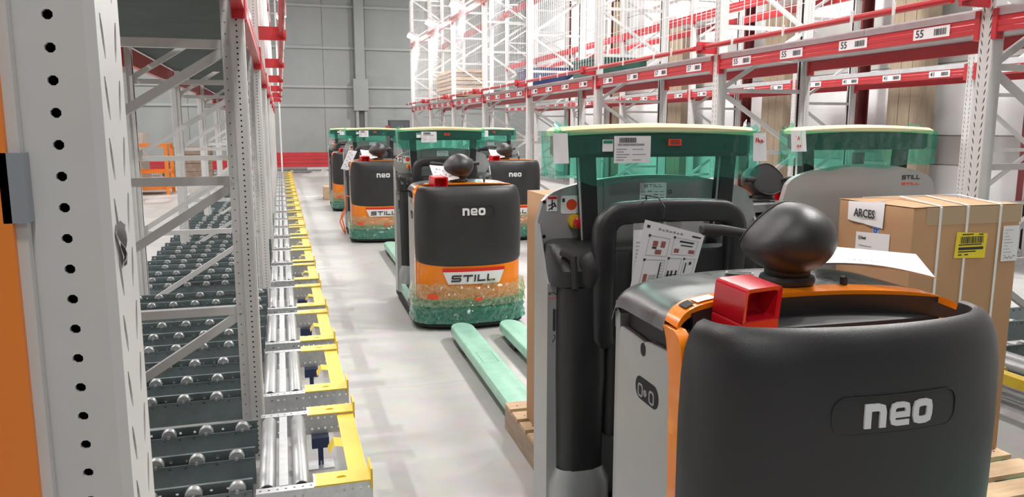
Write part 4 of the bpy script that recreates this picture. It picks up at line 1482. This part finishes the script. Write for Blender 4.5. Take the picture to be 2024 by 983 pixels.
# ---- instruction sheets hanging in the frame of the large truck
def sheet(name, label, corners, loc, rz, curl=0.01, n=8, cat='paper', group=None, m_=PAPER):
    a, b, c, d = [Vector(p) for p in corners]        # top-left, top-right, bottom-right, bottom-left
    m = MB()
    nn = (b - a).cross(d - a).normalized()
    def fn(u, v):
        p = a.lerp(b, u).lerp(d.lerp(c, u), v)
        return p + nn * curl * math.sin(math.pi * u) * (0.3 + 0.7 * v)
    for s_ in (0, 1):
        m.grid(n, n, lambda u, v: fn(u, v) + nn * 0.0006 * s_)
    t = thing(name, label, cat, loc, rz, group)
    m.build('leaf', m_, t, True, fix=False)
    return t, fn, nn
t, fn, nn = sheet('instruction_sheet', 'white instruction sheet with drawings hanging in the frame of the large truck', [(-0.155, 1.045, 1.288), (0.075, 1.04, 1.226), (0.03, 1.04, 1.06), (-0.205, 1.05, 1.04)], LA, RA, -0.006)
def on_sheet(m, u0, u1, v0, v1, lift=-0.0018):
    sgn = lift
    m.add([fn(u0, v0) + Vector((0, sgn, 0)), fn(u1, v0) + Vector((0, sgn, 0)), fn(u1, v1) + Vector((0, sgn, 0)), fn(u0, v1) + Vector((0, sgn, 0))], [(0, 1, 2, 3)])
mk, mg, mr = MB(), MB(), MB()
for (u0, u1, v0, v1) in ((0.12, 0.46, 0.2, 0.5), (0.52, 0.92, 0.16, 0.46), (0.12, 0.46, 0.56, 0.97), (0.5, 0.72, 0.52, 0.97), (0.76, 0.95, 0.52, 0.97)):
    e = 0.006
    for b_ in ((u0, u1, v0, v0 + e), (u0, u1, v1 - e, v1), (u0, u0 + e, v0, v1), (u1 - e, u1, v0, v1)):
        on_sheet(mg, *b_)
    on_sheet(mk, u0 - 0.015, u0 + 0.02, v0 - 0.015, v0 + 0.02, -0.0024)
for (u0, u1, v0, v1) in ((0.2, 0.28, 0.27, 0.35), (0.33, 0.4, 0.26, 0.36), (0.26, 0.36, 0.4, 0.47), (0.56, 0.64, 0.35, 0.42), (0.8, 0.9, 0.35, 0.42), (0.16, 0.22, 0.78, 0.92)):
    on_sheet(mr, u0, u1, v0, v1)
for (u0, u1, v0, v1) in ((0.2, 0.27, 0.36, 0.39), (0.62, 0.86, 0.2, 0.23), (0.65, 0.85, 0.27, 0.29), (0.53, 0.56, 0.74, 0.9), (0.59, 0.62, 0.74, 0.9), (0.66, 0.69, 0.74, 0.9), (0.52, 0.7, 0.81, 0.825), (0.38, 0.4, 0.6, 0.94), (0.8, 0.82, 0.6, 0.8), (0.86, 0.9, 0.58, 0.64), (0.05, 0.1, 0.06, 0.1)):
    on_sheet(mk, u0, u1, v0, v1)
for i in range(7):
    on_sheet(mg, 0.24 + 0.06 * i, 0.28 + 0.06 * i, 0.07 + 0.01 * (i % 2), 0.1)
    on_sheet(mk, 0.4, 0.44, 0.6 + i * 0.048, 0.606 + i * 0.048)
for i in range(5):
    on_sheet(mg, 0.24, 0.36, 0.8 + 0.02 * i, 0.807 + 0.02 * i)
on_sheet(mk, 0.8, 0.95, 0.07, 0.1)
mk.build('black_print', INK, t, fix=False)
mg.build('grey_print', GINK, t, fix=False)
mr.build('red_print', mat('rust_print', (0.35, 0.12, 0.1), 0.6), t, fix=False)
t2, fn, nn = sheet('text_sheet', 'white text sheet in a clear sleeve behind the instruction sheet', [(-0.19, 1.062, 1.25), (-0.06, 1.062, 1.25), (-0.06, 1.07, 1.03), (-0.19, 1.07, 1.03)], LA, RA, 0.002)
mk = MB()
for i in range(10):
    on_sheet(mk, 0.08, 0.5 + 0.2 * ((i * 7) % 3) / 3, 0.2 + 0.06 * i, 0.21 + 0.06 * i)
mk.build('print', GINK, t2, fix=False)
m = MB()
m.grid(6, 4, lambda u, v: (-0.195 + 0.27 * u, 1.055 + 0.004 * math.sin(6 * u), 1.225 + 0.05 * v))
m.build('clear_sleeve', CLEARP, t2, True, fix=False)
m = MB()
m.tube([(-0.085, 1.045, 1.29), (-0.085, 1.04, 1.33), (-0.1, 1.06, 1.362), (-0.12, 1.12, 1.366), (-0.1, 1.15, 1.33), (-0.09, 1.1, 1.27), (-0.085, 1.05, 1.275)], 0.003, 6)
zt = m.build('cable_tie', BLACK2, None, True)
zt.location = LA
zt.rotation_euler = (0, 0, RA)
tag(zt, 'black cable tie holding the sheets on the frame of the large truck', 'cable tie')

# curled sheet on the top cover of the large truck
t = thing('curled_sheet', 'curled white paper lying beside the pod on top of the large truck', 'paper', LA, RA)
cs = [Vector((0.19, 0.57, 1.178)), Vector((0.36, 0.81, 1.2)), Vector((0.52, 0.535, 1.205)), Vector((0.395, 0.305, 1.176))]
m = MB()
def cfn(u, v):
    p = cs[0].lerp(cs[1], v).lerp(cs[3].lerp(cs[2], v), u)
    roll = max(0.0, 0.25 - v) / 0.25
    p.z += 0.016 * math.sin(math.pi * u) * (1 - v) + 0.02 * roll ** 2 * (1.0 - 0.3 * u) + 0.012 * v
    return p
for s_ in (0, 0.0008):
    m.grid(14, 14, lambda u, v: cfn(u, v) + Vector((0, 0, s_)))
m.build('leaf', PAPER, t, True, fix=False)
m = MB()
for i in range(6):
    u = 0.3 + 0.05 * i
    a, b, c, d = cfn(u, 0.4), cfn(u + 0.03, 0.4), cfn(u + 0.03, 0.5), cfn(u, 0.5)
    m.add([p + Vector((0, 0, 0.0016)) for p in (a, b, c, d)], [(0, 1, 2, 3)])
m.build('print', mat('faint_print', (0.5, 0.5, 0.53), 0.6), t, fix=False)

# paper tags hanging at the canopy ends
def end_tag(label, root_loc, rz, x, writing=None):
    t = thing('paper_tag', label, 'paper tag', root_loc, rz, 'paper tags on the canopies')
    m = MB()
    for s_ in (0, 0.0008):
        m.grid(6, 6, lambda u, v: (x - 0.027 + 0.054 * u + 0.004 * v, 1.178 + s_ - 0.012 * math.sin(2.5 * u) * v, 1.585 - 0.105 * v))
    m.build('leaf', PAPER, t, True, fix=False)
    return t
end_tag('white paper tag at the left end of the large truck canopy', LA, RA, -0.425)
tg = end_tag('white paper tag with red handwriting at the right end of the large truck canopy', LA, RA, 0.365)
m = MB()
put_strokes(m, strokes([([(0, 0), (0, 0.018)], False), ([(0, 0.009), (0.008, 0.01)], False), ([(0.008, 0.018), (0.009, 0)], False), ([(0.014, 0.009), (0.014, 0), (0.021, 0), (0.021, 0.01)], False), ([(0.026, 0.01), (0.026, 0), (0.034, 0.004)], False)], 0.0016, 0.02), 0.348, 1.55, 1, 1, lambda x, z: (x, 1.172, z), 0.002)
m.build('handwriting', RINK, tg)
t = thing('paper_tag', 'white paper tag with red handwriting on the turned truck canopy', 'paper tag', (2.79, 4.56, 0), math.pi, 'paper tags on the canopies')
m = MB()
for s_ in (0, 0.0008):
    m.grid(6, 6, lambda u, v: (0.44 - 0.082 * u - 0.008 * v, 1.366 + s_ + 0.01 * math.sin(2.5 * u) * v, 1.592 - 0.1 * v))
m.build('leaf', PAPER, t, True, fix=False)
m = MB()
for pth in ([(0, 0), (0.006, 0.02), (0.012, 0)], [(0.003, 0.008), (0.01, 0.008)], [(-0.012, 0.022), (-0.006, 0.02)], [(0.004, -0.02), (0.0, -0.03), (0.008, -0.032), (0.008, -0.022)], [(0.014, -0.022), (0.022, -0.032)], [(0.022, -0.022), (0.014, -0.032)]):
    put_strokes(m, strokes([(pth, False)], 0.0018, 0.02), 0, 0, 1, 1, lambda x, z: (x, 0, z), 0.0012)
h = m.build('handwriting', RINK, t)
h.location = (0.41, 1.379, 1.545)
h.rotation_euler = (0, 0, math.pi)

# leaflets on the other trucks
for o, nm in ((TRUCKS[1], 'the middle truck'), (TRUCKS[2], 'the truck behind the middle one'), (TRUCKS[4], 'the right row truck')):
    L_, rz_ = tuple(o.location), o.rotation_euler.z
    t, fn, nn = sheet('leaflet', f'white leaflet with small drawings leaning by the pod of {nm}', [(-0.27, 0.44, 1.305), (-0.1, 0.47, 1.29), (-0.02, 0.42, 1.19), (-0.24, 0.36, 1.175)], L_, rz_, 0.01, group='leaflets on the trucks')
    mk = MB()
    rnd = random.Random(4)
    for i in range(14):
        u, v = rnd.uniform(0.1, 0.85), rnd.uniform(0.12, 0.8)
        on_sheet(mk, u, u + 0.06, v, v + 0.07, -0.004)
    mk.build('print', GINK, t, fix=False)
# hanging sheet and orange strap on the truck behind the middle one
TC = TRUCKS[2]
L_, rz_ = tuple(TC.location), TC.rotation_euler.z
t, fn, nn = sheet('hanging_sheet', 'long white sheet hung on the left side of the truck behind the middle one', [(-0.4, 0.9, 1.29), (-0.28, 0.88, 1.27), (-0.42, 0.86, 0.99), (-0.53, 0.88, 1.01)], L_, rz_, 0.012)
mk = MB()
for i in range(8):
    on_sheet(mk, 0.2 + 0.3 * (i % 2), 0.4 + 0.3 * (i % 2), 0.12 + 0.1 * i, 0.15 + 0.1 * i, -0.004)
mk.build('print', GINK, t, fix=False)
m = MB()
pp = [(-0.22, 1.055, 0.585), (-0.34, 1.05, 0.575), (-0.45, 1.045, 0.585), (-0.46, 1.06, 0.56), (-0.455, 1.08, 0.5), (-0.47, 1.08, 0.4), (-0.53, 1.02, 0.3), (-0.56, 0.98, 0.2), (-0.51, 0.95, 0.06), (-0.49, 0.93, 0.02), (-0.5, 0.92, 0.12), (-0.53, 0.95, 0.25), (-0.49, 1.0, 0.36)]
m.tube(pp, 0.012, 6)
o = m.build('orange_strap', mat('orange_strap', (0.9, 0.2, 0.06), 0.5), None, True)
o.location = L_
o.rotation_euler = (0, 0, rz_)
tag(o, 'loose orange strap looped on the truck behind the middle one', 'strap')
# timber block beside the farthest truck
t = thing('timber_block', 'small pale timber crate end beside the farthest truck', 'timber', (0.96, 17.9, 0))
MB().box(-0.06, 0.06, 0, 0.5, 0.02, 0.3).build('block', WOOD, t)
MB().box(-0.07, 0.07, -0.02, 0.52, 0, 0.02).build('skid', WOODG, t)

# ================================================================== FAR END OF THE AISLE
t = thing('beam_stack', 'stack of long red rack beams lying before the back wall', 'beam stack', (0, 29.3, 0))
for z in range(4):
    for j in range(3):
        MB().box(-0.25 - 0.05 * z, 3.3 + 0.1 * ((z * 3 + j) % 3), j * 0.17, j * 0.17 + 0.15, 0.22 + z * 0.135, 0.22 + z * 0.135 + 0.12).build('beam', RED, t, fix=False)
for x in (0.3, 1.6, 2.9):
    MB().box(x, x + 0.1, -0.05, 0.55, 0, 0.12).build('skid', WOODG, t, fix=False)
MB().box(0.9, 3.4, -0.12, 0.5, 0.12, 0.215).build('galvanised_bar', GALV, t, fix=False)
m = MB()
def heap(u, v):
    x, y = (u - 0.5) * 1.6, (v - 0.5) * 1.0
    h_ = max(0, 1 - (x / 0.8) ** 2) * max(0, 1 - (y / 0.5) ** 2)
    return (x, y, 0.004 + h_ * (0.16 + 0.14 * noise.noise(Vector((x * 5, y * 5, 3)))))
m.grid(30, 20, heap)
o = m.build('plastic_heap', PLASTW, None, True, (1.35, 27.3, 0), fix=False)
tag(o, 'crumpled heap of clear plastic wrap on the floor by the red beams', 'plastic wrap')
t = thing('wall_cabinet', 'dark grey cabinet with a red side at the far end of the right rack', 'cabinet', (4.05, 28.6, 0))
MB().box(-0.2, 0.55, 0, 0.4, 0.05, 1.92).build('body', mat('cabinet_grey', (0.06, 0.065, 0.075), 0.5), t)
MB().box(-0.29, -0.2, 0.0, 0.4, 0.0, 1.72).build('red_side', RED, t)
MB().box(-0.16, 0.5, -0.02, 0.0, 0.12, 1.86).build('door', mat('cabinet_door', (0.075, 0.08, 0.09), 0.5), t)
t = thing('end_post', 'thin white end post at the far end of the left rack', 'post', (0.02, 25.95, 0))
MB().box(-0.025, 0.025, -0.025, 0.025, 0, PH).build('shaft', MESHW, t)
MB().box(-0.07, 0.07, -0.07, 0.07, 0, 0.01).build('foot_plate', GALV, t)
m = MB()
m.tube([(0.0, 0.0, 0.01), (0.3, 0.1, 0.02), (0.5, -0.1, 0.015), (0.8, 0.0, 0.01)], 0.015, 6)
o = m.build('plastic_strip', PAPER, None, True, (0.5, 18.6, 0))
tag(o, 'scrap of white strip on the aisle floor near the farthest lanes', 'scrap')

# ================================================================== LEFT HALL BEHIND THE ROLLER LANES
for k, y in enumerate((13.0, 16.1, 19.2, 22.3)):
    frame(-4.6, y, False, f'light grey frame of the rack in the left hall, {cnt(k)} from the camera', 'left hall frames', True, False)
for k, y in enumerate((13.0, 16.1, 19.2)):
    beam(-4.595, y, 2.0, False, f'red beam of the rack in the left hall, {cnt(k)} bay from the camera', 'left hall beams')
    beam(-4.595, y, 3.4, False, f'upper red beam of the rack in the left hall, {cnt(k)} bay from the camera', 'left hall upper beams')
    t = thing('shelf_deck', f'steel deck of the rack in the left hall, {cnt(k)} bay from the camera', 'shelf deck', (-5.66, y + 0.06, 2.142), 0, 'left hall decks')
    for q in range(3):
        MB().box(0.0, 1.06, q * 0.995 + 0.002, (q + 1) * 0.995 - 0.002, 0, 0.04).build('panel', DECK, t, fix=False)
def cage(label, x, y, h=1.6):
    t = thing('cage_pallet', label, 'cage', (x, y, 0), 0, 'orange cages in the left hall')
    for a in (0, 1.2):
        for b in (0, 1.0):
            MB().box(a - 0.04, a + 0.04, b - 0.04, b + 0.04, 0, h).build('post', CAGE, t, fix=False)
    MB().box(0, 1.2, 0, 1.0, 0.12, 0.2).build('base', CAGE, t, fix=False)
    for z in (0.55, h - 0.05):
        m = MB()
        for b in (0, 1.0):
            m.box(0, 1.2, b - 0.02, b + 0.02, z - 0.03, z + 0.03)
        for a in (0, 1.2):
            m.box(a - 0.02, a + 0.02, 0, 1.0, z - 0.03, z + 0.03)
        m.build('rail', CAGE, t, fix=False)
    m = MB()
    for i in range(1, 12):
        for b in (0, 1.0):
            m.bar((i * 0.1, b, 0.2), (i * 0.1, b, 0.55), 0.006, 0.006)
    m.build('mesh', mat('cage_mesh', (0.3, 0.05, 0.03), 0.5), t, fix=False)
    return t
cage('orange steel cage in the left hall, nearer one', -4.45, 18.2, 1.7)
cage('orange steel cage in the left hall, farther one', -3.9, 20.6, 1.25)
def load(label, x, y, z, w_, d, h, m_, seed):
    t = thing('wrapped_load', label, 'pallet load', (x, y, z), 0, 'wrapped loads in the left hall')
    rnd = random.Random(seed)
    for i in range(9):
        MB().box(0, w_, 0.02 + i * 0.0, 0.12, 0, 0.1) if False else None
    for i in range(3):
        MB().box(i * w_ * 0.45, i * w_ * 0.45 + 0.1, 0, d, 0, 0.12).build('bearer', WOODG, t, fix=False)
    n = 4
    for i in range(n):
        e = rnd.uniform(0, 0.03)
        MB().box(e, w_ - e, e, d - e, 0.12 + i * (h - 0.12) / n, 0.12 + (i + 1) * (h - 0.12) / n - 0.01).build('layer', m_, t, fix=False)
    return t
LOADW = mat('wrapped_beige', (0.5, 0.44, 0.38), 0.5, var=0.2, vscale=7)
LOADB = mat('wrapped_brown', (0.34, 0.25, 0.19), 0.55, var=0.25, vscale=9)
load('beige wrapped pallet load behind the orange cage', -4.6, 22.6, 0, 1.1, 1.0, 1.5, LOADW, 1)
load('brown wrapped pallet load near the back wall on the left', -3.2, 24.4, 0, 1.2, 1.0, 1.1, LOADB, 2)
load('pale pallet load on the left hall rack beside the nearest frame', -5.7, 13.6, 2.185, 0.95, 1.1, 0.9, LOADW, 3)
t = thing('bench', 'long red and brown bench of stacked beams along the far left wall', 'beam stack', (-4.4, 28.6, 0))
for z in range(2):
    MB().box(0, 4.0, 0, 0.4, 0.2 + 0.16 * z, 0.34 + 0.16 * z).build('beam', RED, t, fix=False)
for x in (0.4, 2.0, 3.5):
    MB().box(x, x + 0.1, -0.02, 0.42, 0, 0.2).build('skid', WOODG, t, fix=False)

# ================================================================== GOODS AND LANES AT THE RIGHT
k = 0
for p in POSTS[1:3]:
    for j in range(3):
        y = p + 0.13 + j * 1.0
        if y < 1.8 or y > 5.2:
            continue
        o = lane(f'steel pallet roller lane with yellow end stop under the right rack, {cnt(k)} from the camera', 'right roller lanes', 7)
        o.location = (XR1 - 0.135, y + 0.79, 0)
        o.rotation_euler = (0, 0, math.pi)
        k += 1
def planks(label, x, y, z, n, L):
    t = thing('plank_stack', label, 'plank stack', (x, y, z), 0, None)
    rnd = random.Random(n)
    for i in range(n):
        e = rnd.uniform(-0.05, 0.05)
        MB().box(0.1, 0.95, e, L + e, i * 0.1 + (0.0), i * 0.1 + 0.075).build('plank', WOOD if i % 2 else WOODG, t, fix=False)
        if i < n - 1:
            MB().box(0.15, 0.9, L * 0.45, L * 0.5, i * 0.1 + 0.075, (i + 1) * 0.1).build('spacer', WOODG, t, fix=False)
planks('stack of pale planks on the right rack near its far end', XR1, 19.6, 2.334, 8, 2.2)
t = thing('dark_crate', 'dark blue crate on the right rack deck beyond the large truck', 'crate', (XR1 + 0.2, 13.4, 2.334))
MB().box(0, 0.8, 0, 1.0, 0, 0.32).build('body', BLUE, t)
MB().box(-0.02, 0.82, -0.02, 1.02, 0.32, 0.36).build('rim', BLUE, t)
t = thing('dark_crate', 'dark green crate on the right rack deck between two frames', 'crate', (XR1 + 0.2, 10.5, 2.334))
MB().box(0, 0.8, 0, 0.9, 0, 0.25).build('body', mat('dark_green_crate', (0.02, 0.08, 0.06), 0.5), t)
MB().box(-0.02, 0.82, -0.02, 0.92, 0.25, 0.29).build('rim', mat('dark_green_crate', (0.02, 0.08, 0.06), 0.5), t)
for k, (y, h) in enumerate(((10.6, 0.5), (13.9, 0.45))):
    t = thing('white_bin', f'pale grey bin on the upper level of the second right rack, {cnt(k)} from the camera', 'bin', (XR2 + 0.1, y, 3.69), 0, 'bins on the second right rack')
    m = MB()
    rbox(m, 0, 0.85, 0, 1.1, 0, h, 0.08, 0.03)
    m.build('body', WHITE, t, True)
    MB().box(-0.02, 0.87, -0.02, 1.12, h - 0.06, h - 0.03).build('rim', WHITE, t)

# fine flat print that cannot be picked apart singly
for o in bpy.data.objects:
    if o.parent is not None and o.name.split('.')[0] in ('print', 'black_print', 'grey_print', 'red_print', 'nail', 'handwriting', 'hand_symbol'):
        o['kind'] = 'stuff'
